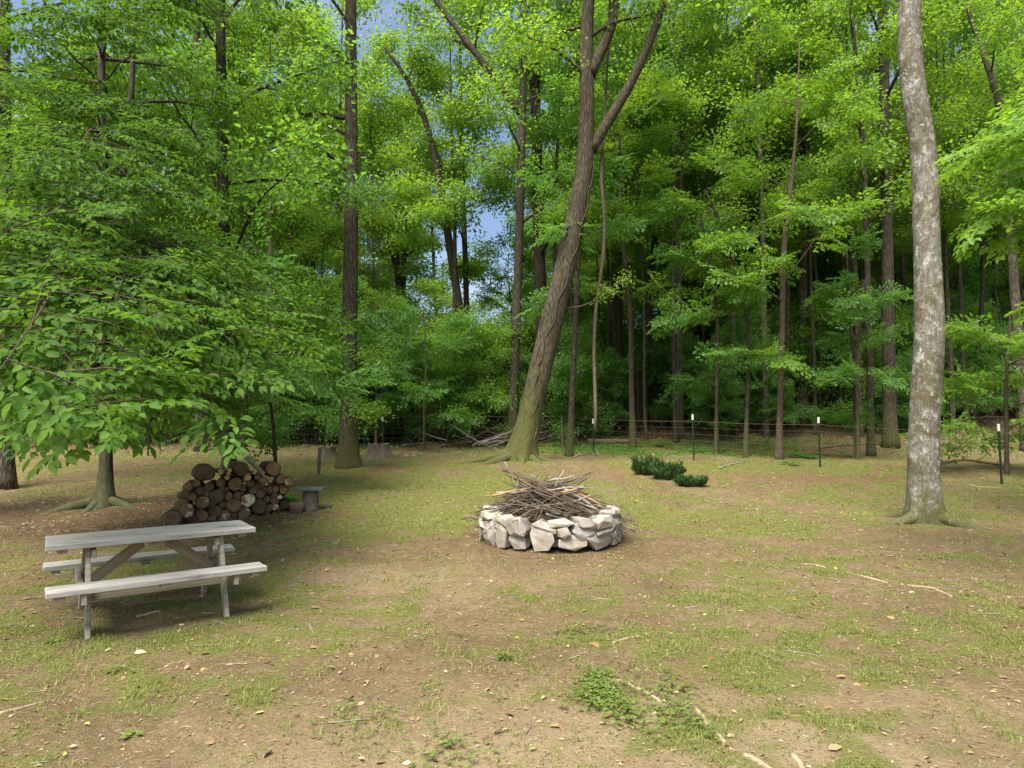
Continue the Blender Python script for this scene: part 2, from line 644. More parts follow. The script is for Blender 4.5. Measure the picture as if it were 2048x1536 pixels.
def cut_mat(name, a, b, blot, blot_amt, blo=.5, bhi=.6):
    m, nt, out = newmat(name)
    tc = N(nt, 'ShaderNodeTexCoord')
    oi = N(nt, 'ShaderNodeObjectInfo')
    sx = N(nt, 'ShaderNodeSeparateXYZ')
    nt.links.new(tc.outputs['Object'], sx.inputs[0])
    rr = math2(nt, 'SQRT', math2(nt, 'ADD', math2(nt, 'MULTIPLY', sx.outputs['X'], sx.outputs['X']), math2(nt, 'MULTIPLY', sx.outputs['Z'], sx.outputs['Z'])), 0)
    ad = N(nt, 'ShaderNodeVectorMath', operation='ADD')
    nt.links.new(tc.outputs['Object'], ad.inputs[0])
    nt.links.new(oi.outputs['Location'], ad.inputs[1])
    nz = noise(nt, ad.outputs[0], 9, 5, .65)
    ring = math2(nt, 'SINE', math2(nt, 'ADD', math2(nt, 'MULTIPLY', rr, 520), math2(nt, 'MULTIPLY', nz, 9)), 0)
    col = mixc(nt, ramp(nt, ring, -1, 1), a, b)
    col = mixc(nt, ramp(nt, nz, blo, bhi, 0, blot_amt), col, blot)
    fine = noise(nt, ad.outputs[0], 45, 4, .7)
    col = mixc(nt, ramp(nt, fine, .5, .72, 0, .55), col, tuple(c * .35 for c in a))
    principled(nt, out, col, .9, bump(nt, math2(nt, 'ADD', nz, fine), .6, .012), .2)
    return m


M['cut_dark'] = cut_mat('cut_dark', (.105, .068, .038), (.17, .115, .065), (.06, .042, .026), .7)
M['cut_brown'] = cut_mat('cut_brown', (.18, .108, .052), (.27, .172, .09), (.085, .056, .032), .7)
M['cut_red'] = cut_mat('cut_red', (.21, .11, .056), (.28, .155, .082), (.11, .07, .04), .6)
M['cut_mottled'] = cut_mat('cut_mottled', (.15, .092, .048), (.23, .15, .083), (.52, .44, .28), .9, .52, .58)
M['cut_pale'] = cut_mat('cut_pale', (.20, .115, .05), (.28, .17, .085), (.68, .60, .42), .95, .47, .54)
M['cut_fresh'] = cut_mat('cut_fresh', (.50, .30, .11), (.62, .40, .17), (.38, .22, .09), .5)
M['slate'] = simple_noise_mat('slate', (.05, .05, .05), (.115, .115, .115), 6, .7, (1, 1, 4), .4, .008)
M['post_green'] = simple_noise_mat('post_green', (.012, .024, .018), (.03, .045, .034), 20, .6, (1, 1, .3), .2, .003)
M['post_gray'] = simple_noise_mat('post_gray', (.09, .085, .075), (.18, .17, .15), 20, .6, (1, 1, .3), .2, .003)
M['white_paint'] = simple_noise_mat('white_paint', (.70, .70, .68), (.82, .82, .80), 30, .55, (1, 1, 1), .1, .002)
M['wire'] = simple_noise_mat('wire', (.07, .055, .045), (.14, .115, .09), 30, .6)
M['wire_rusty'] = simple_noise_mat('wire_rusty', (.10, .065, .042), (.17, .12, .08), 30, .7)
M['stump'] = simple_noise_mat('stump', (.06, .046, .032), (.20, .165, .12), 8, .92, (1, 1, .25), .9, .02)
M['root_pale'] = simple_noise_mat('root_pale', (.21, .155, .10), (.36, .285, .195), 8, .9, (1, 1, 1), .5, .01, .1)
M['rot_log'] = simple_noise_mat('rot_log', (.06, .042, .03), (.20, .145, .10), 6, .95, (.3, 1, 1), .9, .02)


# ------------------------------------------------------------------ ground
T_NEAR = G(207, 1022)
T_R = G(1855, 1050)
T_MID = GD(697, 17.9)
T_LEAN = GD(1040, 19.6)
PIT = np.array([.57, 9.55, 0.])
MOUNDS += [(T_NEAR[0], T_NEAR[1], 1.3, .10), (T_R[0], T_R[1], .9, .08), (T_MID[0], T_MID[1], 1.0, .10), (T_LEAN[0], T_LEAN[1], 1.6, .14)]
PIT[2] = float(gz(PIT[0], PIT[1]))
TAB = np.array([-3.26, 6.01, 0.])
TAB[2] = float(gz(TAB[0], TAB[1]))


def blob(x, y, cx, cy, rx, ry, soft=.5):
    d = np.sqrt(((x - cx) / rx) ** 2 + ((y - cy) / ry) ** 2)
    return 1 - sstep(1 - soft, 1 + soft, d)


GS = G(1290, 893)


def masks(x, y):
    """grass cover, dark ground (humus plus painted canopy shade), pale bare soil, rust needles: each 0..1"""
    p = np.stack([x, y], -1)
    n1 = fbm(p * .55, 11, 4)
    n2 = fbm(p * 1.9, 12, 3)
    n3 = fbm(p * 5.0, 13, 2)
    g = .44 + .0 * x
    g = np.maximum(g, .95 * blob(x, y, -1.4, 13.2, 4.2, 4.2, .5))
    g = np.maximum(g, .72 * blob(x, y, 3.2, 12.0, 4.4, 3.6, .6))
    g = np.maximum(g, 1.2 * blob(x, y, GS[0], GS[1], 6.0, 3.2, .5))
    g = np.maximum(g, .9 * blob(x, y, 7.5, 18.5, 4.0, 2.2, .6))
    g = np.maximum(g, .75 * blob(x, y, -4.0, 19.0, 5.0, 3.0, .6))
    g = np.maximum(g, .62 * blob(x, y, 9.0, 13.5, 4.5, 4.5, .6))
    g = np.maximum(g, .50 * blob(x, y, 2.5, 4.5, 5.5, 2.0, .8))
    g = np.maximum(g, .52 * blob(x, y, -1.2, 4.6, 2.4, 1.8, .8))
    g = np.maximum(g, .75 * blob(x, y, -3.6, 4.2, .7, .35, .6))
    g = np.maximum(g, .40 * blob(x, y, 5.5, 7.5, 4.0, 2.0, .8))
    g = g * (1 - .85 * blob(x, y, PIT[0] - .2, PIT[1] - .9, 2.3, 1.7, .5))
    g = g * (1 - .6 * blob(x, y, -1.3, 7.6, 1.5, 1.2, .6))
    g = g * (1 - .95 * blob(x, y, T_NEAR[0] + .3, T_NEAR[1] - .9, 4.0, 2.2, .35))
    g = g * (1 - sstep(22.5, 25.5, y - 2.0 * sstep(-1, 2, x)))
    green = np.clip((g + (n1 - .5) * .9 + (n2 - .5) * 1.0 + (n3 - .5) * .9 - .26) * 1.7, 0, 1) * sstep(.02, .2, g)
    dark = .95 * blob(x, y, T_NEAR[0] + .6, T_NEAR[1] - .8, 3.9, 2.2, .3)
    dark = np.maximum(dark, .8 * sstep(22.5, 25.5, y - 2.0 * sstep(-1, 2, x)))  # wood floor: brown litter, with canopy shade painted into the soil colour
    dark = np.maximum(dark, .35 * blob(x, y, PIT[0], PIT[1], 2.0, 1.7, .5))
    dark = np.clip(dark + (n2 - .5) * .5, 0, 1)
    pale = np.clip(blob(x, y, 1.9, 3.1, 3.6, 1.1, .6) * .8 + blob(x, y, -1.2, 7.2, 1.6, 1.0, .7) * .4 + blob(x, y, .2, 3.6, 1.5, .8, .7) * .5 + (n1 - .52) * .9, 0, 1) * (1 - dark)
    rust = np.maximum(blob(x, y, T_MID[0], T_MID[1] - .3, 1.5, 1.2, .5), blob(x, y, -6.0, 22.5, 1.2, .8, .5)) * .8
    rust = np.maximum(rust, .45 * blob(x, y, 6.5, 17.0, 4.5, 1.5, .6))
    rust = np.clip(rust + (n2 - .6) * .3, 0, 1)
    return green, dark, pale, rust


def ground():
    xs = np.unique(np.round(np.concatenate([np.linspace(-400, -60, 12), np.linspace(-60, -13, 40), np.linspace(-13, 13, 250), np.linspace(13, 60, 40), np.linspace(60, 400, 12)]), 4))
    ys = np.unique(np.round(np.concatenate([np.linspace(-60, 1, 12), np.linspace(1, 13, 150), np.linspace(13, 26, 80), np.linspace(26, 75, 50), np.linspace(75, 900, 14)]), 4))
    X, Y = np.meshgrid(xs, ys)
    Z = gz(X, Y)
    V = np.stack([X, Y, Z], -1).reshape(-1, 3)
    nx, ny = len(xs), len(ys)
    i = np.arange(ny - 1)[:, None] * nx + np.arange(nx - 1)[None, :]
    Q = np.stack([i, i + 1, i + nx + 1, i + nx], -1).reshape(-1, 4)
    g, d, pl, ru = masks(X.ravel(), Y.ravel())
    m, nt, out = newmat('forest_soil')
    v = coords(nt, 'Object')
    at = N(nt, 'ShaderNodeAttribute', attribute_name='cover')
    sp = N(nt, 'ShaderNodeSeparateColor')
    nt.links.new(at.outputs['Color'], sp.inputs[0])
    at2 = N(nt, 'ShaderNodeAttribute', attribute_name='needles')
    nA = noise(nt, v, 1.1, 5, .6)
    nB = noise(nt, v, 7, 6, .7)
    nC = noise(nt, v, 34, 5, .75)
    nD = noise(nt, v, 140, 2, .6)
    col = mixc(nt, ramp(nt, nA, .35, .65), (.150, .112, .056), (.235, .178, .094))
    col = mixc(nt, ramp(nt, nB, .44, .60, 0, .65), col, (.125, .088, .046))
    col = mixc(nt, math2(nt, 'MULTIPLY', sp.outputs['Blue'], .75), col, (.36, .28, .165))
    col = mixc(nt, math2(nt, 'MULTIPLY', at2.outputs['Fac'], .7), col, (.21, .105, .05))
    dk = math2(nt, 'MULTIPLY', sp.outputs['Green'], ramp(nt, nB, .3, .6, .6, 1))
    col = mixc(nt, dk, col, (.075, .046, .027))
    nE = noise(nt, v, 3.2, 5, .7)
    gs = math2(nt, 'ADD', math2(nt, 'MULTIPLY', math2(nt, 'SUBTRACT', nC, .5), 1.8), math2(nt, 'MULTIPLY', math2(nt, 'SUBTRACT', nE, .5), 2.2))
    gf = math2(nt, 'MULTIPLY', ramp(nt, math2(nt, 'ADD', sp.outputs['Red'], gs), .30, .75), .8)
    gcol = mixc(nt, ramp(nt, nB, .35, .65), (.098, .142, .022), (.165, .182, .036))
    col = mixc(nt, gf, col, gcol)
    # crumbs, chips, bits of dead leaf
    col = mixc(nt, ramp(nt, nC, .57, .66, 0, .6), col, (.42, .32, .20))
    col = mixc(nt, ramp(nt, nC, .32, .45, .75, 0), col, (.075, .048, .027))
    col = mixc(nt, ramp(nt, nD, .3, .7, 0, .35), col, (.12, .078, .043))
    h = math2(nt, 'ADD', math2(nt, 'MULTIPLY', nB, .8), math2(nt, 'ADD', math2(nt, 'MULTIPLY', nC, .5), math2(nt, 'MULTIPLY', nD, .2)))
    principled(nt, out, col, .95, bump(nt, h, 1.0, .05), .1)
    me = mesh_np('ground', V, None, Q, mats=(m,))
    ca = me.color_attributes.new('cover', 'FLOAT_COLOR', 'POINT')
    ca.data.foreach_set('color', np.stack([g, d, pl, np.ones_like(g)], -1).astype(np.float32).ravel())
    fa = me.attributes.new('needles', 'FLOAT', 'POINT')
    fa.data.foreach_set('value', ru.astype(np.float32))
    tag(link('ground', me), kind='structure')


ground()

# ------------------------------------------------------------------ leaves and sprays
def leaf_shape(lod, w=.55):
    if lod == 0:
        t = np.array([0, .16, .42, .74, 1.0])
        hw = np.array([0, .36, .5, .30, 0]) * w
        V, idx = [], {}
        for k in range(5):
            zc = .10 * t[k] - .22 * t[k] ** 2
            idx[('m', k)] = len(V)
            V.append((t[k], 0, zc - .05 * hw[k] / w))
            if 0 < k < 4:
                idx[('l', k)] = len(V)
                V.append((t[k], hw[k], zc + .07))
                idx[('r', k)] = len(V)
                V.append((t[k], -hw[k], zc + .07))
        T = []
        for s, sg in (('l', 1), ('r', -1)):
            def f(*a):
                T.append(a if sg > 0 else a[::-1])
            f(idx[('m', 0)], idx[('m', 1)], idx[(s, 1)])
            for k in (1, 2):
                f(idx[('m', k)], idx[('m', k + 1)], idx[(s, k + 1)])
                f(idx[('m', k)], idx[(s, k + 1)], idx[(s, k)])
            f(idx[('m', 3)], idx[('m', 4)], idx[(s, 3)])
        return np.array(V, float), np.array(T)
    V = np.array([(0, 0, 0), (.42, .5 * w, .07), (1, 0, -.12), (.42, -.5 * w, .07)], float)
    return V, np.array([(0, 2, 1), (0, 3, 2)])


def leaf_verts(pos, u, n, size, lod, w=.55):
    """pos,u,n (k,3) size (k,) -> V (k*m,3), T"""
    S, T = leaf_shape(lod, w)
    u = u / (np.linalg.norm(u, axis=1)[:, None] + 1e-9)
    s = np.cross(n, u)
    s /= np.linalg.norm(s, axis=1)[:, None] + 1e-9
    nn = np.cross(u, s)
    V = pos[:, None, :] + size[:, None, None] * (S[None, :, 0:1] * u[:, None] + S[None, :, 1:2] * s[:, None] + S[None, :, 2:3] * nn[:, None])
    k = len(pos)
    TT = (np.arange(k)[:, None, None] * len(S) + T[None]).reshape(-1, 3)
    return V.reshape(-1, 3), TT


def spray_frames(kind, seed):
    r = np.random.default_rng(seed)
    pos, u, n, sz = [], [], [], []

    def put(p, d, s, tilt):
        d = np.array(d, float)
        pos.append(p)
        u.append(d)
        n.append(np.array([0, 0, 1.0]) + r.normal(0, tilt, 3))
        sz.append(s)
    if kind == 'beech':
        for k, t in enumerate(np.linspace(.08, .95, 9)):
            sg = 1 if k % 2 else -1
            base = np.array([t, 0, -.16 * t * t])
            a = math.radians(48 + r.normal(0, 6)) * sg
            L = (.50 - .34 * t) * r.uniform(.8, 1.15)
            dd = np.array([math.cos(a), math.sin(a), -.10])
            nl = max(2, int(L / .085))
            for q in range(nl):
                s2 = 1 if q % 2 else -1
                pp = base + dd * L * (q + .6) / nl + np.array([0, 0, -.25 * ((q + .6) / nl * L) ** 2])
                aa = a + math.radians(42) * s2 + r.normal(0, .18)
                put(pp, (math.cos(aa), math.sin(aa), -.28 + r.normal(0, .22)), r.uniform(.085, .165), .42)
            put(base + dd * L, (math.cos(a), math.sin(a), -.35), r.uniform(.13, .18), .25)
        for q in range(4):
            s2 = 1 if q % 2 else -1
            aa = math.radians(35) * s2 + r.normal(0, .15)
            put(np.array([.7 + .1 * q, 0, -.16 * (.7 + .1 * q) ** 2]), (math.cos(aa), math.sin(aa), -.3), r.uniform(.12, .17), .25)
        put(np.array([1.0, 0, -.16]), (1, 0, -.4), .17, .2)
    else:                                                   # loose cluster of a tall tree
        for k in range(54):
            p = r.normal(0, 1, 3) * np.array([.32, .32, .16]) + np.array([.45, 0, 0])
            a = math.atan2(p[1], p[0] - .25) + r.normal(0, .6)
            put(p, (math.cos(a), math.sin(a), -.35 + r.normal(0, .3)), r.uniform(.095, .165), .6)
    return np.array(pos), np.array(u), np.array(n), np.array(sz)


_tpl = {}


def spray_tpl(kind, v, lod):
    key = (kind, v, lod)
    if key not in _tpl:
        p, u, n, s = spray_frames(kind, 100 + v)
        _tpl[key] = leaf_verts(p, u, n, s, lod, .56 if kind == 'beech' else .68)
    return _tpl[key]


def add_sprays(mb, S, kind, lod, r, tilt=.22, nvar=5):
    """S: list of (origin, dir, size)"""
    if not S:
        return
    O = np.array([s[0] for s in S], float)
    D = np.array([s[1] for s in S], float)
    Z = np.array([s[2] for s in S], float)
    D /= np.linalg.norm(D, axis=1)[:, None] + 1e-9
    up = np.array([0, 0, 1.0]) + r.normal(0, tilt, (len(S), 3))
    right = np.cross(up, D)
    right /= np.linalg.norm(right, axis=1)[:, None] + 1e-9
    up = np.cross(D, right)
    R = np.stack([D, right, up], -1) * Z[:, None, None]
    var = r.integers(0, nvar, len(S))
    for v in range(nvar):
        k = np.nonzero(var == v)[0]
        if not len(k):
            continue
        V, T = spray_tpl(kind, v, lod)
        W = np.einsum('nij,mj->nmi', R[k], V) + O[k][:, None, :]
        TT = (np.arange(len(k))[:, None, None] * len(V) + T[None]).reshape(-1, 3)
        mb.add(W.reshape(-1, 3), TT)


def unit(v):
    v = np.asarray(v, float)
    return v / (np.linalg.norm(v) + 1e-9)


def limb(wood, S, start, end, r0, r, nsub=9, subl=.34, spray=.8, sag=.12, from_t=.3, sides=6, per_sub=2, twig=True, tipr=.25, sub_up=0.0):
    """a curved limb from start to end with side branches; adds wood tubes and spray frames"""
    start, end = np.asarray(start, float), np.asarray(end, float)
    L = np.linalg.norm(end - start)
    d = (end - start) / (L + 1e-9)
    lat = unit(np.cross(d, [0, 0, 1.0]))
    m = 8
    t = np.linspace(0, 1, m)
    arch = np.sin(t * math.pi) * sag * L
    wig = np.cumsum(r.normal(0, .03 * L, (m, 3)), 0) * (t * (1 - t) * 2)[:, None]
    pts = start + (end - start) * t[:, None] + np.array([0, 0, 1.0]) * arch[:, None] + wig
    rad = r0 * (1 - t * .88)
    wood.tube(pts, rad, sides, cap=False)

    def at(s):
        i = min(int(s * (m - 1)), m - 2)
        f = s * (m - 1) - i
        return pts[i] * (1 - f) + pts[i + 1] * f, unit(pts[i + 1] - pts[i])
    for k in range(nsub):
        s = from_t + (1 - from_t) * (k + r.uniform(.1, .9)) / nsub
        p, td = at(min(s, .985))
        sg = 1 if k % 2 else -1
        a = math.radians(r.uniform(35, 70)) * sg
        dd = td * math.cos(a) + lat * math.sin(a)
        dd[2] = dd[2] * .5 - .02 + sub_up + r.normal(0, .26 if sub_up else .16)
        dd = unit(dd)
        l = subl * L * (1.15 - .75 * s) * r.uniform(.7, 1.2)
        q = p + dd * l + np.array([0, 0, -.06 * l])
        if twig:
            mid = (p + q) / 2 + np.array([0, 0, .04 * l])
            wood.tube([p, mid, q], [max(r0 * (1 - s) * .5, .006), max(r0 * .2, .005), .003], 3, cap=False)
        for j in range(per_sub):
            f = (j + .4 + r.uniform(0, .5)) / per_sub
            o = p + (q - p) * min(f, 1.0)
            b = a + r.normal(0, .5)
            e = unit(dd + lat * r.normal(0, .5) + np.array([0, 0, r.normal(-.08, .28 if sub_up else .10)]))
            S.append((o - e * spray * .25, e, spray * r.uniform(.75, 1.2)))
    p, td = at(.97)
    e = td.copy()
    e[2] -= .15
    S.append((p - unit(e) * .2 * spray, unit(e), spray * 1.1))


def finish_tree(root, trunk, wood, S, bark, leaf, kind, lod, r, twigmat=None, tilt=.22, crown_label=None, base=None):
    off = np.zeros(3) if base is None else np.asarray(base)
    for mb in (trunk, wood):
        mb.V = [v - off for v in mb.V]
    trunk.build('trunk', bark, root)
    if wood.n:
        wood.build('branches', twigmat or bark, root)
    if S:
        mb = MB()
        add_sprays(mb, [(o - off, d, s) for o, d, s in S], kind, lod, r, tilt)
        tag(mb.build('crown', leaf, root, smooth=False), crown_label)


def flare_fn(base, amt, hf, lobes, phase, sharp=2.0):
    def f(ang, pts):
        h = np.clip(pts[:, 2] - base[2], 0, None)
        w = np.exp(-(h / hf) ** 1.1)
        lob = np.zeros(len(ang))
        for (a, k) in lobes:
            lob = np.maximum(lob, k * np.clip(np.cos(ang - a), 0, 1) ** sharp)
        return amt * w[:, None] * (.15 + lob)[None, :]
    return f


def resample(pts, rad, n):
    pts, rad = np.asarray(pts, float), np.asarray(rad, float)
    s = np.concatenate([[0], np.cumsum(np.linalg.norm(np.diff(pts, axis=0), axis=1))])
    # denser near the base
    t = np.linspace(0, 1, n) ** 1.35 * s[-1]
    # smooth (Catmull-like) by interpolating twice
    Pn = np.stack([np.interp(t, s, pts[:, k]) for k in range(3)], -1)
    Rn = np.interp(t, s, rad)
    for _ in range(3):
        Pn[1:-1] = (Pn[:-2] + 2 * Pn[1:-1] + Pn[2:]) / 4
        Rn[1:-1] = (Rn[:-2] + 2 * Rn[1:-1] + Rn[2:]) / 4
    return Pn, Rn


def path_px(base, path, Y, top_h=None, dys=None):
    """base world point, path [(px,py,width_px)] -> pts, radii"""
    pts, rad = [], []
    for k, (px, py, w) in enumerate(path):
        y = Y + (dys[k] if dys else 0)
        p = P(px, py, y)
        if k == 0:
            p = np.array([p[0], y, float(gz(p[0], y)) - .12])
        pts.append(p)
        rad.append(w / 2 * y / F * .86)
    if top_h and pts[-1][2] < top_h:
        d = unit(pts[-1] - pts[-2])
        d = unit(d * .5 + np.array([0, 0, .8]))
        n = 4
        H = top_h - pts[-1][2]
        p0, r0 = pts[-1], rad[-1]
        for k in range(1, n + 1):
            pts.append(p0 + d * H * k / n / max(d[2], .4))
            rad.append(r0 * (1 - .85 * k / n) + .01)
    return np.array(pts), np.array(rad)


def along(pts, z):
    k = int(np.argmin(np.abs(pts[:, 2] - z)))
    return pts[k]


def crown_limbs(wood, S, pts, rad, r, z0, z1, n, l0, l1, up0, up1, spray, nsub=8, per_sub=2, az=None, sag=.1, from_t=.3):
    zs = np.linspace(z0, z1, n) + r.normal(0, .3, n)
    a = r.uniform(0, 6.28)
    for k, z in enumerate(zs):
        i = int(np.argmin(np.abs(pts[:, 2] - z)))
        p = pts[i]
        f = (z - z0) / max(z1 - z0, .1)
        a += 2.4 + r.normal(0, .4)
        aa = a if az is None else az[0] + (az[1] - az[0]) * r.uniform(0, 1)
        up = math.radians(up0 + (up1 - up0) * f + r.normal(0, 15))
        L = (l0 + (l1 - l0) * f) * r.uniform(.75, 1.2)
        e = p + L * np.array([math.cos(aa) * math.cos(up), math.sin(aa) * math.cos(up), math.sin(up)])
        limb(wood, S, p, e, max(rad[i] * .45, .02) * r.uniform(.7, 1), r, nsub, .34, spray, sag, from_t, 5, per_sub, True, .25, .12)


def px_tree(label, path, Y, bark='bark_brown', leaf='canopy_leaf', kind='maple', top_h=19, z0=6.5, z1=None, n=15, l0=3.6, l1=2.0, up0=15, up1=55, spray=1.0,
            nsub=8, per_sub=2, seed=1, sides=10, extra=None, dys=None, flare=None, name='forest_tree', group='trees at the wood edge', wob=.06, lod=2, az=None, cat='tree', npts=26, limbs=()):
    r = np.random.default_rng(seed)
    pts, rad = path_px(None, path, Y, top_h, dys)
    base = np.array([pts[0][0], pts[0][1], float(gz(pts[0][0], pts[0][1]))])
    root = empty(name, base)
    tag(root, label, cat, group)
    tp, tr = resample(pts, rad, npts)
    trunk, wood, S = MB(), MB(), []
    fl = flare or flare_fn(base, tr[0] * .45, .5, [(seed * 1.3, 1), (seed * 1.3 + 2.2, .8), (seed * 1.3 + 4.1, .9)], 0)
    trunk.tube(tp, tr, sides, cap=True, wob=wob, seed=seed, flare=fl)
    for lp, w0, w1 in limbs:                                # big limbs traced in the crown
        q = np.array([P(px, py, Y + dy) for px, py, dy in lp])
        lpts, lrad = resample(q, np.linspace(w0, w1, len(q)) / 2 * Y / F, 12)
        lm = MB()
        lm.tube(lpts - base, lrad, 8, cap=True, wob=.05, seed=seed + 3)
        lm.build('limb', M[bark], root)
        if kind:
            crown_limbs(wood, S, lpts, lrad, r, lpts[4][2], lpts[-1][2], 5, 2.0, 1.4, 20, 50, spray, 6, per_sub)
    if n:
        crown_limbs(wood, S, tp, tr, r, z0, z1 or (max(top_h, tp[-1][2]) - .4), n, l0, l1, up0, up1, spray, nsub, per_sub, az)
    if extra:
        extra(trunk, wood, S, tp, tr, r, base)
    finish_tree(root, trunk, wood, S, M[bark], M[leaf], kind, lod, r, None, .5, None, base)
    return root, base, tp, tr


def roots(trunk, base, specs, r):
    """specs: (angle, length, r0)"""
    for (a, L, r0) in specs:
        m = 9
        t = np.linspace(0, 1, m)
        aa = a + np.cumsum(r.normal(0, .07, m))
        x = base[0] + np.cumsum(np.cos(aa) * L / m) - math.cos(a) * .05
        y = base[1] + np.cumsum(np.sin(aa) * L / m) - math.sin(a) * .05
        z = gz(x, y) + r0 * (1.15 * (1 - t) ** 1.5 - .05 - .75 * t)
        trunk.tube(np.stack([x, y, z], -1), r0 * (1.15 - .75 * t), 8, cap=True, wob=.2, seed=int(abs(a) * 10))


# ------------------------------------------------------------------ trees traced one by one
def leafy_parts(root, base, near, r, mat, grow, wid):
    """full leaf shapes: the 300 that show largest are parts of their own, the rest one part of stuff"""
    fr = [spray_frames('beech', 100 + v) for v in range(5)]
    PP, UU, NN, SS = [], [], [], []
    for o, d, s in near:
        p, u, n, z = fr[int(r.integers(0, 5))]
        D = unit(d)
        up = np.array([0, 0, 1.0]) + r.normal(0, .28, 3)
        R_ = unit(np.cross(up, D))
        up = np.cross(D, R_)
        Rm = np.stack([D, R_, up], -1)
        PP.append(o - base + (p * s) @ Rm.T)
        UU.append(u @ Rm.T)
        NN.append(n @ Rm.T)
        SS.append(z * s * grow)
    PP, UU, NN, SS = np.concatenate(PP), np.concatenate(UU), np.concatenate(NN), np.concatenate(SS)
    w = PP + base
    keep = (w[:, 1] > 3.6)
    PP, UU, NN, SS, w = PP[keep], UU[keep], NN[keep], SS[keep], w[keep]
    inview = (np.abs(w[:, 0] / w[:, 1]) < .78) & ((w[:, 2] - CAMZ) / w[:, 1] < .6)
    order = np.argsort(np.where(inview, w[:, 1], 99))
    sel, rest = order[:300], order[300:]
    mb = MB()
    mb.add(*leaf_verts(PP[rest], UU[rest], NN[rest], SS[rest], 0, wid))
    tag(mb.build('foliage', mat, root, smooth=True), kind='stuff')
    shapes = []
    for k in range(6):
        S0, T0 = leaf_shape(0, wid - .06 + .03 * k)
        S0 = S0 + np.random.default_rng(k).normal(0, .016, S0.shape)
        shapes.append(mesh_np('leaf', S0, T0, mats=(mat,)))
    for q, i in enumerate(sel):
        o = link('leaf', shapes[q % 6], root)
        u = unit(UU[i])
        s = unit(np.cross(NN[i], u))
        n = np.cross(u, s)
        z = SS[i]
        o.matrix_local = Matrix([[u[k] * z, s[k] * z, n[k] * z, PP[i][k]] for k in range(3)] + [[0, 0, 0, 1]])


# the spreading tree on the left, its branches reaching towards the camera
def near_tree():
    r = np.random.default_rng(31)
    base = T_NEAR.copy()
    Y = base[1]
    root = empty('spreading_tree', base)
    tag(root, 'broad leafy tree with low drooping branches overhanging the picnic table', 'tree')
    trunk, wood, S = MB(), MB(), []
    pts, rad = path_px(None, [(209, 1035, 34), (212, 980, 29), (212, 900, 27), (208, 700, 25), (206, 480, 23), (204, 330, 20), (202, 200, 17)], Y, 13.5)
    tp, tr = resample(pts, rad, 34)
    trunk.tube(tp, tr, 18, wob=.05, seed=4, flare=flare_fn(base, .17, .30, [(-2.3, 1.2), (-1.2, 1.3), (-.2, .9), (2.0, .8), (3.2, 1)], 0, 4))
    fork = P(206, 560, Y)
    p2 = np.array([fork, P(232, 430, Y - .1), P(256, 300, Y - .2), P(264, 180, Y - .2), P(270, 20, Y - .1), P(275, -200, Y)])
    q2, r2 = resample(p2, np.array([15, 14, 12, 10, 8, 4]) / 2 * Y / F, 16)
    trunk.tube(q2, r2, 10, wob=.05, seed=5)
    roots(trunk, base, [(-2.5, 1.3, .11), (-1.75, .75, .10), (-1.3, .55, .09), (-.35, 1.1, .10), (2.6, 1.0, .09), (.9, .9, .09)], r)
    near = []
    tips = [(540, 720, 7.4), (550, 660, 8.0), (470, 690, 7.0), (350, 780, 6.0), (290, 830, 5.4), (220, 800, 5.6), (100, 850, 4.9), (40, 820, 4.8), (0, 740, 4.8), (110, 760, 5.2),
            (60, 660, 5.4), (180, 690, 5.6), (230, 600, 6.2), (320, 670, 6.4), (420, 670, 7.2), (450, 620, 8.2), (380, 560, 8.2), (300, 520, 7.6), (80, 540, 6.4), (10, 460, 6.4),
            (350, 390, 8.6), (270, 370, 8.2), (150, 330, 7.8), (20, 310, 7.6), (340, 250, 9.6), (170, 190, 9.6), (350, 130, 10.4), (260, 60, 10.4), (60, 80, 9.6), (380, 300, 10.6),
            (370, 480, 9.8), (330, 10, 11), (110, 430, 8.2), (240, 450, 8.6), (410, 560, 10), (150, 620, 8.2), (390, 740, 9.2), (200, 540, 9.2), (90, 240, 9), (230, 290, 10),
            (480, 760, 10), (330, 780, 9.2), (60, 850, 8.6), (150, 830, 9.4), (250, 840, 9.6), (540, 790, 11), (420, 790, 10.6), (20, 150, 9), (130, 20, 9.8)]
    for k, (px, py, d) in enumerate(tips):
        e = P(px, py, d)
        hd = math.hypot(e[0] - base[0], e[1] - base[1])
        zs = np.clip(e[2] + hd * r.uniform(.12, .35), 2.2, 12.5)
        i = int(np.argmin(np.abs(tp[:, 2] - zs)))
        T = S if d > 7.3 else near
        limb(wood, T, tp[i], e, max(.012 + .004 * hd, .015), r, 11 if d < 7.3 else 11, .22 if d < 7.3 else .25, .62 if d < 7.3 else .66, r.uniform(.06, .14), .42, 6, 2)
    for k in range(26):                                      # rest of the crown, all round
        a = r.uniform(.2, 3.9)
        z = r.uniform(2.6, 12.5)
        i = int(np.argmin(np.abs(tp[:, 2] - z)))
        L = r.uniform(3, 5.5) * (1 - .4 * max(0, z - 7) / 6)
        e = tp[i] + np.array([math.cos(a) * L, math.sin(a) * L, L * r.uniform(-.15, .3)])
        if e[2] < 1.8:
            e[2] = 1.8
        limb(wood, S, tp[i], e, .045, r, 11, .26, .75, .08, .3, 5, 2)
    for mb in (trunk, wood):
        mb.V = [v - base for v in mb.V]
    trunk.build('trunk', M['bark_smooth'], root)
    wood.build('branches', M['bark_twig'], root)
    mb = MB()
    add_sprays(mb, [(o - base, d, s) for o, d, s in S], 'beech', 2, r, .28)
    mb.build('crown', M['beech_leaf'], root, smooth=False)
    # near sprays: full leaf shapes; the 300 leaves nearest the camera are parts of their own
    leafy_parts(root, base, near, r, M['beech_leaf'], 1.08, .56)


near_tree()


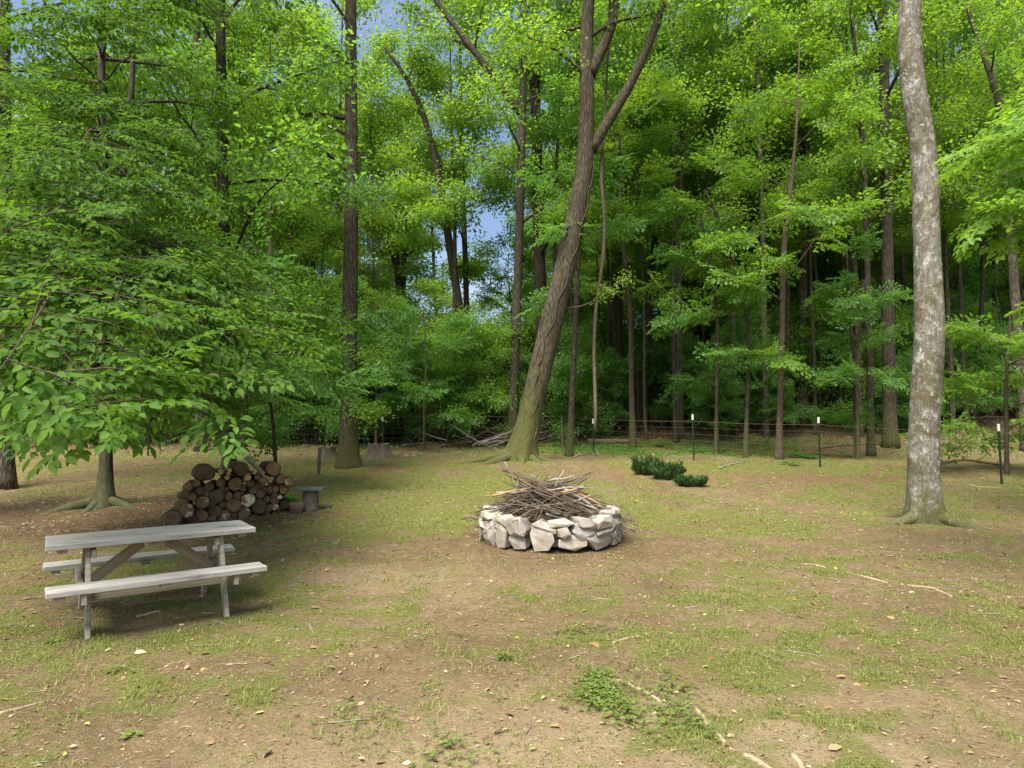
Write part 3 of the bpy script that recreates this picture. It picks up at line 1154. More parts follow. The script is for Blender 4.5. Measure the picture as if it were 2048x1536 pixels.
# pale lichened trunk on the right
def ex_right(trunk, wood, S, tp, tr, r, base):
    roots(trunk, base, [(-1.1, 1.15, .12), (-2.7, 1.2, .11), (-.45, .95, .09), (.6, 1.0, .11), (2.4, 1.0, .11)], r)


px_tree('thick crooked trunk with pale lichened bark and mossy roots on the right', [(1853, 1055, 68), (1849, 1000, 67), (1846, 900, 64), (1851, 800, 64), (1858, 700, 63), (1859, 600, 61), (1853, 500, 56), (1851, 400, 55), (1848, 300, 55), (1840, 250, 54), (1831, 200, 53), (1821, 150, 52), (1817, 80, 50), (1820, 0, 49), (1832, -120, 45)],
        T_R[1], 'bark_pale', 'canopy_leaf', 'maple', 17, 11.0, None, 9, 3.0, 2.0, 10, 45, 1.0, 7, 2, 5, 28, ex_right, None,
        flare_fn(T_R, .10, .26, [(-1.1, 2.0), (-2.7, 2.0), (.5, 1.5), (2.5, 1.5)], 0, 14), 'pale_bark_tree', None, .07, npts=60)


# straight grey-brown trunk left of the middle
def ex_mid(trunk, wood, S, tp, tr, r, base):
    # leafy shoots sprouting from the stem
    for (z, a, L) in ((3.1, 2.6, 1.0), (2.2, -.2, .7), (4.6, 3.0, 1.3), (5.2, .1, 1.1), (6.3, 3.3, 1.6), (7.3, -.4, 1.3), (8.0, 2.7, 1.8), (3.4, -.3, .8), (9.3, .4, 1.6)):
        p = along(tp, z)
        limb(wood, S, p, p + np.array([math.cos(a) * L, math.sin(a) * L - .3, -.05 * L]), .025, r, 5, .4, .6, .1, .35, 4, 2)


px_tree('tall straight trunk standing alone between the firewood and the two stumps', [(697, 950, 56), (697, 925, 47), (697, 860, 42), (698, 700, 37), (702, 500, 34), (703, 300, 31), (702, 150, 28), (702, 0, 26), (703, -250, 20)],
        17.9, 'bark_brown', 'canopy_leaf', 'maple', 20, 8.5, None, 11, 3.2, 2.2, 10, 50, 1.0, 8, 2, 6, 22, ex_mid, None,
        flare_fn(T_MID, .09, .40, [(3.0, 1.2), (-.2, 1.2), (-1.6, 1), (1.5, 1)], 0, 3), 'straight_tree', None, .05, npts=44, az=(2.0, 4.4))


# the leaning, forked tree
def ex_lean(trunk, wood, S, tp, tr, r, base):
    Y = 19.6
    roots(trunk, base, [(3.25, 2.7, .16), (-2.6, 2.0, .15), (-1.6, 1.3, .15), (-.9, 1.3, .13), (-.2, 1.4, .14), (2.3, 1.6, .15)], r)
    for lp, w0, w1 in ((((1183, 300, 0), (1208, 255, 0), (1250, 190, -.1), (1290, 110, -.2), (1318, 40, -.3), (1345, -60, -.4), (1370, -180, -.4)), 24, 11),
                       (((1180, 150, 0), (1197, 110, 0), (1218, 70, .1), (1232, 20, .2), (1240, -60, .3), (1250, -200, .4)), 26, 13)):
        q = np.array([P(a, b, Y + c) for a, b, c in lp])
        q2, r2 = resample(q, np.linspace(w0, w1, len(q)) / 2 * Y / F, 18)
        trunk.tube(q2, r2, 14, wob=.05, seed=9)
        crown_limbs(wood, S, q2, r2, r, q2[-6][2], q2[-1][2], 4, 2.4, 1.8, 20, 50, 1.0, 7, 2)
    # a knee-high side branch hooking up on the right
    limb(wood, S, along(tp, 5.2), P(1245, 560, Y), .05, r, 4, .2, .5, -.12, .6, 5, 1)


root, lb, ltp, ltr = px_tree('big leaning trunk that forks high above its spreading mossy roots', [(1044, 930, 60), (1050, 880, 54), (1066, 800, 52), (1090, 700, 53), (1115, 600, 52), (1138, 500, 50), (1160, 400, 43), (1171, 320, 42), (1172, 270, 38), (1174, 200, 36), (1172, 120, 32), (1174, 50, 30), (1181, -40, 26), (1190, -200, 20)],
        19.6, 'bark_lean', 'canopy_leaf', 'maple', 19, 13.2, None, 8, 3.0, 2.0, 10, 50, 1.0, 8, 2, 8, 26, ex_lean, None,
        flare_fn(T_LEAN, .15, .5, [(3.1, 2.8), (-1.5, 1.5), (-.3, 1.4), (-2.4, 1.8)], 0, 12), 'leaning_tree', None, .06, npts=56)


# vines wound on the leaning trunk
def wound_vine(label, off, z0, z1, a0, turns, rad):
    mb = MB()
    zs = np.linspace(z0, z1, 40)
    pts = []
    for k, z in enumerate(zs):
        i = int(np.argmin(np.abs(ltp[:, 2] - z)))
        c, R = ltp[i], ltr[i] + rad * .8
        a = a0 + turns * 6.283 * k / 39 + .15 * math.sin(k * .9)
        c = np.array([np.interp(z, ltp[:, 2], ltp[:, 0]), np.interp(z, ltp[:, 2], ltp[:, 1]), z])
        pts.append(c + R * 1.04 * np.array([math.cos(a), math.sin(a), 0]))
    mb.tube(np.array(pts) - lb, rad, 6)
    o = mb.build('climbing_vine', M['bark_vine'], None, lb)
    tag(o, label, 'vine', 'vines on the leaning trunk')


wound_vine('woody vine spiralling up the lower half of the leaning trunk', 0, .6, 5.2, -.3, -.42, .02)
wound_vine('thin vine running up the front of the leaning trunk towards its fork', 0, 3.4, 9.8, -1.9, .25, .014)

TR = [  # label, path, depth, bark, options
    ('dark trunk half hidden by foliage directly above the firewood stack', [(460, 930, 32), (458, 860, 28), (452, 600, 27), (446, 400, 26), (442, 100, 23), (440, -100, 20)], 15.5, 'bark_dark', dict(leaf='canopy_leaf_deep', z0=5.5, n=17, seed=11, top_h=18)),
    ('tall dark trunk standing right behind the leaning tree', [(1082, 870, 30), (1085, 700, 28), (1078, 500, 27), (1072, 250, 25), (1066, 0, 22), (1064, -200, 18)], 27, 'bark_dark', dict(z0=9, n=11, seed=12, top_h=24, l0=3.4)),
    ('vine-wrapped trunk just left of the leaning tree with a long limb rising left', [(1024, 880, 24), (1030, 700, 21), (1038, 500, 20), (1043, 300, 18), (1047, 130, 16), (1052, 0, 14)], 25, 'bark_brown',
     dict(z0=10, n=10, seed=13, top_h=22, limbs=[(((1040, 225, 0), (985, 150, 0), (935, 85, .2), (895, 35, .3), (855, -20, .4), (800, -120, .5)), 17, 9)])),
    ('curved dark trunk bowing left above the low understory in the middle', [(940, 900, 20), (932, 700, 19), (915, 590, 19), (897, 480, 19), (882, 370, 18), (868, 300, 16), (848, 220, 13), (815, 150, 10), (770, 95, 8)], 28, 'bark_dark',
     dict(z0=8.5, n=7, seed=14, top_h=0, leaf='canopy_leaf', l0=1.8, l1=1.6)),
    ('slim dark upright trunk beside the curved trunk in the middle', [(938, 880, 14), (934, 650, 14), (930, 500, 13), (925, 380, 12), (920, 100, 8)], 29, 'bark_dark', dict(z0=9, n=9, seed=15, top_h=20, l0=2.6)),
    ('cluster stem of dark wood forking against the white sky left of centre', [(800, 860, 16), (800, 650, 15), (796, 560, 15), (790, 480, 13), (788, 420, 10), (793, 330, 8)], 33, 'bark_dark',
     dict(z0=9, n=7, seed=16, top_h=17, l0=2.0, limbs=[(((797, 560, 0), (778, 470, 0), (765, 380, 0), (745, 280, 0)), 12, 5), (((800, 600, 0), (812, 500, 0), (808, 400, 0), (815, 280, 0)), 12, 5)])),
    ('mossy thin trunk a step right of the leaning tree roots', [(1138, 885, 16), (1146, 760, 13), (1153, 600, 12), (1158, 480, 11), (1165, 300, 8)], 21.5, 'bark_brown', dict(z0=6, n=8, seed=17, top_h=13, l0=2.2, l1=1.4, leaf='understory_leaf', kind='beech')),
    ('slim wavy trunk behind the fence right of the hanging vine', [(1266, 880, 16), (1262, 760, 12), (1262, 640, 12), (1255, 560, 11), (1243, 470, 10), (1240, 330, 8)], 24.5, 'bark_brown', dict(z0=6.5, n=9, seed=18, top_h=14, l0=2.2, kind='beech')),
    ('dark straight trunk in shade behind the hanging vine', [(1240, 850, 20), (1238, 650, 18), (1236, 480, 17), (1240, 300, 15), (1245, 0, 12)], 31, 'bark_dark', dict(z0=11, n=12, seed=19, top_h=23)),
    ('trunk leaning right in the gap of sky right of the leaning tree', [(1288, 850, 18), (1295, 640, 17), (1308, 500, 16), (1325, 330, 14), (1345, 200, 11), (1368, 60, 8)], 30, 'bark_dark', dict(z0=9.5, n=10, seed=20, top_h=20, l0=2.8)),
    ('pole-straight slender trunk rising to the top midway between the leaning and pale trunks', [(1352, 850, 12), (1358, 600, 11), (1363, 300, 9), (1367, 60, 7), (1368, -60, 6)], 26, 'bark_brown', dict(z0=7, n=9, seed=21, top_h=19, l0=2.0)),
    ('light brown sapling trunk bending right at its top above the third fence bay', [(1557, 905, 16), (1560, 800, 13), (1565, 650, 13), (1566, 500, 14), (1575, 420, 12), (1586, 340, 8), (1596, 230, 6)], 21, 'bark_vine', dict(z0=6.0, n=11, seed=22, top_h=14.5, l0=2.6, l1=1.6, kind='beech', leaf='yellow_leaf', up0=5, up1=30)),
    ('sturdy brown trunk behind the light sapling, in front of the leafy bank', [(1607, 850, 24), (1606, 700, 21), (1605, 450, 20), (1607, 250, 17), (1608, 60, 14), (1608, -100, 12)], 28, 'bark_brown', dict(z0=9, n=14, seed=23, top_h=23, l0=4)),
    ('slim brown trunk just left of the thick furrowed trunk near the pale one', [(1741, 890, 17), (1740, 760, 14), (1736, 600, 13), (1733, 450, 12), (1724, 250, 11), (1706, 60, 9), (1695, -60, 8)], 22, 'bark_brown', dict(z0=8, n=10, seed=24, top_h=18, l0=2.6)),
    ('thick furrowed trunk behind the fence left of the pale crooked trunk', [(1779, 860, 33), (1778, 760, 28), (1776, 600, 27), (1773, 400, 25), (1768, 150, 22), (1764, -50, 19)], 24, 'bark_brown', dict(z0=9.5, n=15, seed=25, top_h=23, l0=4)),
    ('black trunk in deep shade just right of the pale crooked trunk', [(1918, 800, 17), (1917, 600, 16), (1914, 400, 15), (1908, 200, 12), (1900, 0, 10)], 32, 'bark_dark', dict(z0=11, n=12, seed=26, top_h=24, l0=3.8)),
    ('black trunk with a swollen foot, second right of the pale crooked trunk', [(1941, 790, 24), (1942, 740, 19), (1943, 560, 16), (1942, 400, 14), (1936, 100, 11)], 33, 'bark_dark', dict(z0=11, n=12, seed=27, top_h=24, l0=3.8)),
    ('limby tree at the top right with a trunk sloping left', [(2050, 800, 22), (2030, 600, 20), (2015, 350, 18), (2000, 190, 15), (1960, 90, 11), (1930, 20, 8)], 23, 'bark_gray', dict(z0=9, n=12, seed=28, top_h=18, l0=3.2)),
    ('pale grey trunk at the far left edge behind the spreading tree', [(8, 960, 42), (6, 800, 38), (8, 500, 36), (6, 200, 32), (4, 0, 30)], 15, 'bark_gray', dict(leaf='canopy_leaf_deep', z0=7, n=14, seed=29, top_h=19)),
    ('pinkish grey trunk glimpsed between the spreading tree and the dark trunk', [(402, 880, 24), (400, 600, 22), (396, 350, 20), (392, 100, 17)], 24, 'bark_gray', dict(leaf='canopy_leaf_deep', z0=8, n=14, seed=30, top_h=21, l0=4)),
    ('slim trunk with pale bark behind the firewood stack near the far clearing', [(548, 870, 15), (545, 700, 13), (540, 500, 12), (538, 300, 9)], 25, 'bark_gray', dict(z0=7, n=10, seed=31, top_h=17, l0=2.8)),
    ('thin dark trunk left of the tall straight trunk against the bright gaps', [(583, 870, 13), (582, 650, 12), (580, 450, 11), (576, 200, 9)], 29, 'bark_dark', dict(z0=8, n=10, seed=32, top_h=19, l0=3)),
    ('leaning sapling right of centre whose stem arches left over the fence', [(1490, 895, 11), (1496, 760, 9), (1498, 640, 9), (1475, 540, 8), (1440, 440, 7), (1410, 380, 5)], 21.5, 'bark_brown', dict(z0=3.8, n=9, seed=33, top_h=0, l0=2.0, l1=1.8, kind='beech', leaf='yellow_leaf', up0=0, up1=10, spray=.9)),
    ('sapling with low layered leaves left of the arching sapling', [(1432, 890, 10), (1434, 760, 9), (1436, 640, 8), (1420, 520, 7), (1400, 430, 5)], 22.5, 'bark_brown', dict(z0=3.2, n=10, seed=34, top_h=0, l0=2.2, l1=1.6, kind='beech', leaf='understory_leaf', up0=0, up1=15, spray=.9)),
    ('one of twin saplings before the thick furrowed trunk, the straighter left stem', [(1712, 905, 9), (1708, 760, 8), (1700, 620, 7), (1693, 500, 5)], 20.5, 'bark_brown', dict(z0=2.6, n=8, seed=35, top_h=0, l0=1.0, l1=.9, kind='beech', leaf='understory_leaf', up0=0, up1=25, spray=.6)),
    ('one of twin saplings before the thick furrowed trunk, the right bent stem', [(1717, 905, 8), (1713, 800, 8), (1711, 700, 7), (1722, 650, 6), (1728, 560, 4)], 20.3, 'bark_brown', dict(z0=2.4, n=7, seed=36, top_h=0, l0=.9, l1=.8, kind='beech', leaf='understory_leaf', up0=0, up1=25, spray=.6)),
    ('dark whip-thin sapling curving up beside the right end of the firewood stack', [(556, 935, 9), (548, 860, 8), (538, 780, 7), (520, 680, 7), (500, 600, 6), (470, 545, 5), (420, 515, 4)], 13.5, 'bark_dark', dict(z0=1.9, n=12, seed=37, top_h=0, l0=1.9, l1=1.3, kind='beech', leaf='understory_leaf', up0=-5, up1=10, spray=.75)),
    ('thin straight sapling stem just right of the tall straight trunk', [(752, 885, 6), (753, 820, 5), (753, 740, 5), (750, 620, 4)], 25, 'bark_vine', dict(z0=3.2, n=9, seed=38, top_h=7, l0=1.9, l1=1.0, kind='beech', leaf='understory_leaf', up0=0, up1=20, spray=.9)),
    ('thin sapling in the middle of the brushy edge with a low leafy twig', [(848, 905, 5), (848, 820, 5), (852, 740, 4), (850, 660, 3)], 24, 'bark_vine', dict(z0=2.0, n=9, seed=39, top_h=5.8, l0=1.7, l1=1.0, kind='beech', leaf='understory_leaf', up0=0, up1=20, spray=.85)),
    ('leafy young tree behind the right end of the fence', [(2010, 880, 9), (2012, 780, 8), (2016, 700, 6), (2020, 640, 5)], 17, 'bark_twig', dict(z0=1.5, z1=4.2, n=16, seed=40, top_h=4.6, l0=1.9, l1=1.0, kind='beech', leaf='yellow_leaf', up0=0, up1=15, spray=.75)),
]
for (lab, path, Y, bark, kw) in TR:
    kw = dict(kw)
    px_tree(lab, path, Y, bark, **kw)


# the hanging vine with a swollen free end
def hanging_vine():
    Y = 20.0
    pts = np.array([P(a, b, Y + .3 * math.sin(k)) for k, (a, b) in enumerate([(1222, -80), (1218, 60), (1212, 180), (1205, 300), (1200, 360), (1210, 420), (1208, 520), (1192, 600), (1187, 700), (1190, 780), (1192, 838), (1194, 850), (1190, 866)])])
    q, rr = resample(pts, np.array([5, 5, 5, 6, 7, 7, 7, 7, 7, 7, 8, 10, 4]) / 2 * Y / F, 50)
    mb = MB()
    b = pts[-1]
    mb.tube(q - b, rr, 7, wob=.15, seed=3)
    o = mb.build('hanging_vine', M['bark_vine'], None, b)
    tag(o, 'long loose vine hanging beside the leaning tree, ending in a swollen tip', 'vine')


hanging_vine()


# branches of a tree that stands outside the frame on the right
def right_edge_tree():
    r = np.random.default_rng(77)
    b = np.array([9.2, 8.2, float(gz(9.2, 8.2))])
    root = empty('overhanging_tree', b)
    tag(root, 'bright green drooping branches entering from the right edge beside the pale trunk', 'tree')
    trunk, wood, S = MB(), MB(), []
    tp, tr = resample(np.array([b + [0, 0, -.1], b + [0, .1, 3], b + [.2, 0, 6], b + [.1, .1, 10]]), np.array([.2, .16, .13, .04]), 20)
    trunk.tube(tp, tr, 12, wob=.05, seed=2)
    for (px, py, d) in ((1940, 285, 6.6), (1985, 260, 6.8), (2030, 290, 6.6), (1950, 445, 6.6), (1985, 420, 6.6), (2025, 470, 6.6), (2050, 390, 6.4), (2070, 320, 6.6), (2090, 200, 7), (2110, 90, 7.5), (2100, 480, 6.5), (2030, 360, 7.2)):
        e = P(px, py, d)
        i = int(np.argmin(np.abs(tp[:, 2] - (e[2] + r.uniform(.5, 1.4)))))
        limb(wood, S, tp[i], e, .02, r, 7, .13, .5, .05, .6, 5, 2)
    for k in range(16):
        a = r.uniform(-1.6, 1.6)
        z = r.uniform(3, 9.5)
        L = r.uniform(2, 3)
        i = int(np.argmin(np.abs(tp[:, 2] - z)))
        limb(wood, S, tp[i], tp[i] + np.array([math.cos(a) * L, math.sin(a) * L, .3]), .03, r, 7, .3, .8, .06, .3, 4, 2)
    for mb in (trunk, wood):
        mb.V = [v - b for v in mb.V]
    trunk.build('trunk', M['bark_smooth'], root)
    wood.build('branches', M['bark_twig'], root)
    leafy_parts(root, b, S, r, M['yellow_leaf'], 1.1, .6)


right_edge_tree()


# ------------------------------------------------------------------ the wood behind: each tree a copy of one of a few grown kinds
def grow_kind(name, H, z0, n, l0, l1, up0, up1, spray, bark, leaf, kind, rad, seed, bend=.5, nsub=8, per_sub=2):
    r = np.random.default_rng(seed)
    m = 8
    t = np.linspace(0, 1, m)
    wx = np.cumsum(r.normal(0, bend / m, m))
    wy = np.cumsum(r.normal(0, bend / m, m))
    pts = np.stack([wx, wy, t * H - .25], -1)
    tp, tr = resample(pts, rad * (1 - .9 * t ** 1.2) + .01, 22)
    trunk, wood, S = MB(), MB(), []
    trunk.tube(tp, tr, 9, wob=.06, seed=seed, flare=flare_fn(np.zeros(3), rad * .4, .4, [(0, 1), (2, .8), (4, 1)], 0))
    crown_limbs(wood, S, tp, tr, r, z0, H - .4, n, l0, l1, up0, up1, spray, nsub, per_sub)
    mb = MB()
    add_sprays(mb, S, kind, 2, r, .6)
    return (trunk.mesh('trunk', (M[bark],)), wood.mesh('branches', (M[bark],)), mb.mesh('crown', (M[leaf],), False))


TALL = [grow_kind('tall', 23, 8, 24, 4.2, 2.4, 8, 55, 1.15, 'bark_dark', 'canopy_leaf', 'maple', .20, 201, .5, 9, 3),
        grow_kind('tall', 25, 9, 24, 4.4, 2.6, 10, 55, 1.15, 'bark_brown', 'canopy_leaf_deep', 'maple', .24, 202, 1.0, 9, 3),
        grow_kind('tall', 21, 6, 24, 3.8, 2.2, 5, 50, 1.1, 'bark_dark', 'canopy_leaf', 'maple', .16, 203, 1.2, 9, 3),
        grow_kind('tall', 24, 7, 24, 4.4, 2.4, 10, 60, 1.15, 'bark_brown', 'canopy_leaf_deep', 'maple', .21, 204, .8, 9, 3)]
POLE = [grow_kind('pole', 14, 3.6, 26, 2.7, 1.9, 5, 50, .95, 'bark_brown', 'canopy_leaf', 'maple', .09, 206, 1.0, 8, 2),
        grow_kind('pole', 16, 4.6, 26, 2.9, 2.0, 8, 52, .95, 'bark_dark', 'canopy_leaf_deep', 'maple', .10, 207, 1.2, 8, 2),
        grow_kind('pole', 12, 3.0, 24, 2.5, 1.8, 5, 48, .9, 'bark_brown', 'canopy_leaf_deep', 'maple', .08, 208, .9, 8, 2)]
SLIM = [grow_kind('slim', 19, 8.5, 12, 2.0, 1.6, 10, 55, .95, 'bark_brown', 'canopy_leaf_deep', 'maple', .065, 218, .7, 7, 2),
        grow_kind('slim', 16, 7.5, 12, 1.9, 1.5, 10, 55, .9, 'bark_dark', 'canopy_leaf', 'maple', .055, 219, 1.1, 7, 2),
        grow_kind('slim', 20, 9, 14, 2.6, 1.9, 10, 55, 1.0, 'bark_brown', 'canopy_leaf', 'maple', .11, 215, .6, 8, 2),
        grow_kind('slim', 18, 8, 14, 2.4, 1.8, 10, 55, .95, 'bark_dark', 'canopy_leaf_deep', 'maple', .085, 216, .9, 8, 2),
        grow_kind('slim', 22, 10, 14, 2.8, 2.0, 10, 55, 1.0, 'bark_gray', 'canopy_leaf', 'maple', .12, 217, .5, 8, 2)]
MIDK = [grow_kind('mid', 9, 1.8, 24, 2.3, 2.0, 5, 55, .75, 'bark_dark', 'understory_leaf', 'maple', .06, 211, .8, 8, 3),
        grow_kind('mid', 11, 2.4, 26, 2.5, 2.0, 5, 55, .75, 'bark_brown', 'yellow_leaf', 'maple', .07, 212, 1.0, 8, 3),
        grow_kind('mid', 7.5, 1.4, 22, 2.0, 1.8, 5, 55, .7, 'bark_dark', 'canopy_leaf_deep', 'beech', .05, 213, .8, 8, 2)]
LOWK = [grow_kind('low', 3.6, .5, 17, 1.4, 1.1, 0, 55, .6, 'bark_twig', 'understory_leaf', 'maple', .026, 221, .5, 6, 2),
        grow_kind('low', 2.8, .4, 16, 1.3, 1.0, 0, 55, .6, 'bark_twig', 'understory_leaf', 'beech', .022, 222, .4, 6, 2),
        grow_kind('low', 4.6, .6, 18, 1.6, 1.2, 0, 50, .65, 'bark_twig', 'yellow_leaf', 'maple', .03, 223, .5, 6, 2)]
fr_ = np.random.default_rng(91)
placed = []


def plant(kinds, name, cat, lab, group, x, y, s):
    root = empty(name, (x, y, float(gz(x, y))), fr_.uniform(0, 6.28))
    root.scale = (s * fr_.uniform(.9, 1.1), s * fr_.uniform(.9, 1.1), s)
    tag(root, lab, cat, group)
    k = kinds[int(fr_.integers(0, len(kinds)))]
    for nm, me in zip(('trunk', 'branches', 'crown'), k):
        link(nm, me, root)


ZONES = [(-.70, 'near the left edge'), (-.52, 'behind the spreading tree'), (-.38, 'behind the dark trunk above the firewood'), (-.25, 'behind the tall straight trunk'), (-.15, 'behind the broad pale stump'),
         (-.03, 'behind the dead branch pile'), (.09, 'behind the leaning tree'), (.19, 'behind the hanging vine'), (.30, 'behind the dark green shrubs'), (.43, 'behind the light brown sapling'),
         (.54, 'left of the thick furrowed trunk'), (.61, 'just right of the thick furrowed trunk'), (.69, 'right of the pale crooked trunk'), (.78, 'beyond the right end of the fence'), (9, 'at the far right edge')]
ORD = ['nearest', 'second nearest', 'third nearest', 'fourth nearest', 'fifth nearest', 'sixth nearest', 'seventh nearest', 'eighth nearest', 'ninth nearest', 'tenth nearest', 'eleventh nearest', 'twelfth nearest']
ORD += [w + ' nearest' for w in ('thirteenth fourteenth fifteenth sixteenth seventeenth eighteenth nineteenth twentieth twenty-first twenty-second twenty-third twenty-fourth').split()] * 3


def scatter(kinds, name, cat, what, group, n, y0, y1, u0, u1, dens, mind, smin, smax):
    spots = []
    for _ in range(n * 30):
        if len(spots) >= n:
            break
        y = math.sqrt(fr_.uniform(y0 * y0, y1 * y1))
        u = fr_.uniform(u0, u1)
        if fr_.uniform() > dens(u, y):
            continue
        x = u * y
        if any((x - a) ** 2 + (y - b) ** 2 < mind * mind for a, b in placed):
            continue
        spots.append((x, y, fr_.uniform(smin, smax)))
        placed.append((x, y))
    rank = {}
    for x, y, s in sorted(spots, key=lambda t: t[1]):
        z = next(w for lim, w in ZONES if x / y < lim)
        k = rank.get(z, 0)
        rank[z] = k + 1
        plant(kinds, name, cat, '%s %s %s' % (ORD[k], what, z), group, x, y, s)


def d_tall(u, y):
    if -.22 < u < -.08:
        return .05 if y > 34 else 0
    if -.27 < u < .10:
        return .18
    return 1.0


def d_pole(u, y):
    if -.26 < u < .02:
        return .06
    if .20 < u < .28:
        return .2
    return 1.0 if u < -.3 or u > .12 else .25


def d_mid(u, y):
    if -.26 < u < .0:
        return .05
    return .8


scatter(SLIM, 'slender_tree', 'tree', 'slender straight tree', 'slender straight trees of the wood', 70, 25.5, 38, -.5, .88, lambda u, y: .10 if -.26 < u < .06 else 1.0, 1.2, .85, 1.1)
scatter(POLE, 'pole_tree', 'tree', 'slim bright-leaved tree', 'slim bright-leaved trees at the wood edge', 40, 32, 48, -.92, .95, d_pole, 2.0, .8, 1.15)
scatter(TALL, 'forest_tree', 'tree', 'tall forest tree', 'tall trees of the deep wood', 66, 29, 66, -1.0, 1.0, d_tall, 2.2, .85, 1.1)
scatter(MIDK, 'understory_tree', 'young tree', 'slender understory tree', 'understory trees with layered leaves', 60, 29.5, 46, -.95, 1.0, d_mid, 1.5, .75, 1.15)
scatter(LOWK, 'leafy_sapling', 'sapling', 'low leafy sapling', 'low saplings at the brushy wood edge', 200, 25.6, 37, -.85, .95, lambda u, y: .3 if u < -.42 or u > .78 else 1.0, .72, .75, 1.25)

# ------------------------------------------------------------------ fire pit of stacked field stones
def hull_mesh(name, pts, mat, bevel=.012, seed=0):
    bm = bmesh.new()
    for p in pts:
        bm.verts.new(p)
    res = bmesh.ops.convex_hull(bm, input=bm.verts)
    bmesh.ops.delete(bm, geom=[g for g in res['geom_interior'] if isinstance(g, bmesh.types.BMVert)], context='VERTS')
    bmesh.ops.dissolve_limit(bm, angle_limit=math.radians(14), verts=bm.verts, edges=bm.edges)
    bmesh.ops.bevel(bm, geom=list(bm.edges), offset=bevel, segments=1, profile=.6, affect='EDGES')
    bmesh.ops.triangulate(bm, faces=bm.faces)
    bmesh.ops.recalc_face_normals(bm, faces=bm.faces)
    me = bpy.data.meshes.new(name)
    bm.to_mesh(me)
    bm.free()
    me.materials.append(mat)
    return me


def rock_pts(w, d, h, r, rough=.22, taper=None):
    """corner points of a broken field stone: an uneven many-sided block"""
    pts = []
    n = int(r.integers(5, 8))
    a0 = r.uniform(0, 6.28)
    for k in range(n):                                       # irregular outline seen from the front
        a = a0 + k / n * 6.283 + r.normal(0, .16)
        e = 1.0 / max(abs(math.cos(a)), abs(math.sin(a))) ** .72
        x, z = .5 * w * e * math.cos(a) * r.uniform(.86, 1.0), .5 * h * e * math.sin(a) * r.uniform(.86, 1.0)
        pts.append((x, -d / 2 * r.uniform(.72, 1.0), z))
        pts.append((x * r.uniform(.7, 1.02), d / 2 * r.uniform(.7, 1.0), z * r.uniform(.8, 1.02)))
    for q in range(2):
        pts.append((r.uniform(-.28, .28) * w, -d / 2 * r.uniform(1.0, 1.16), r.uniform(-.28, .28) * h))
    return pts


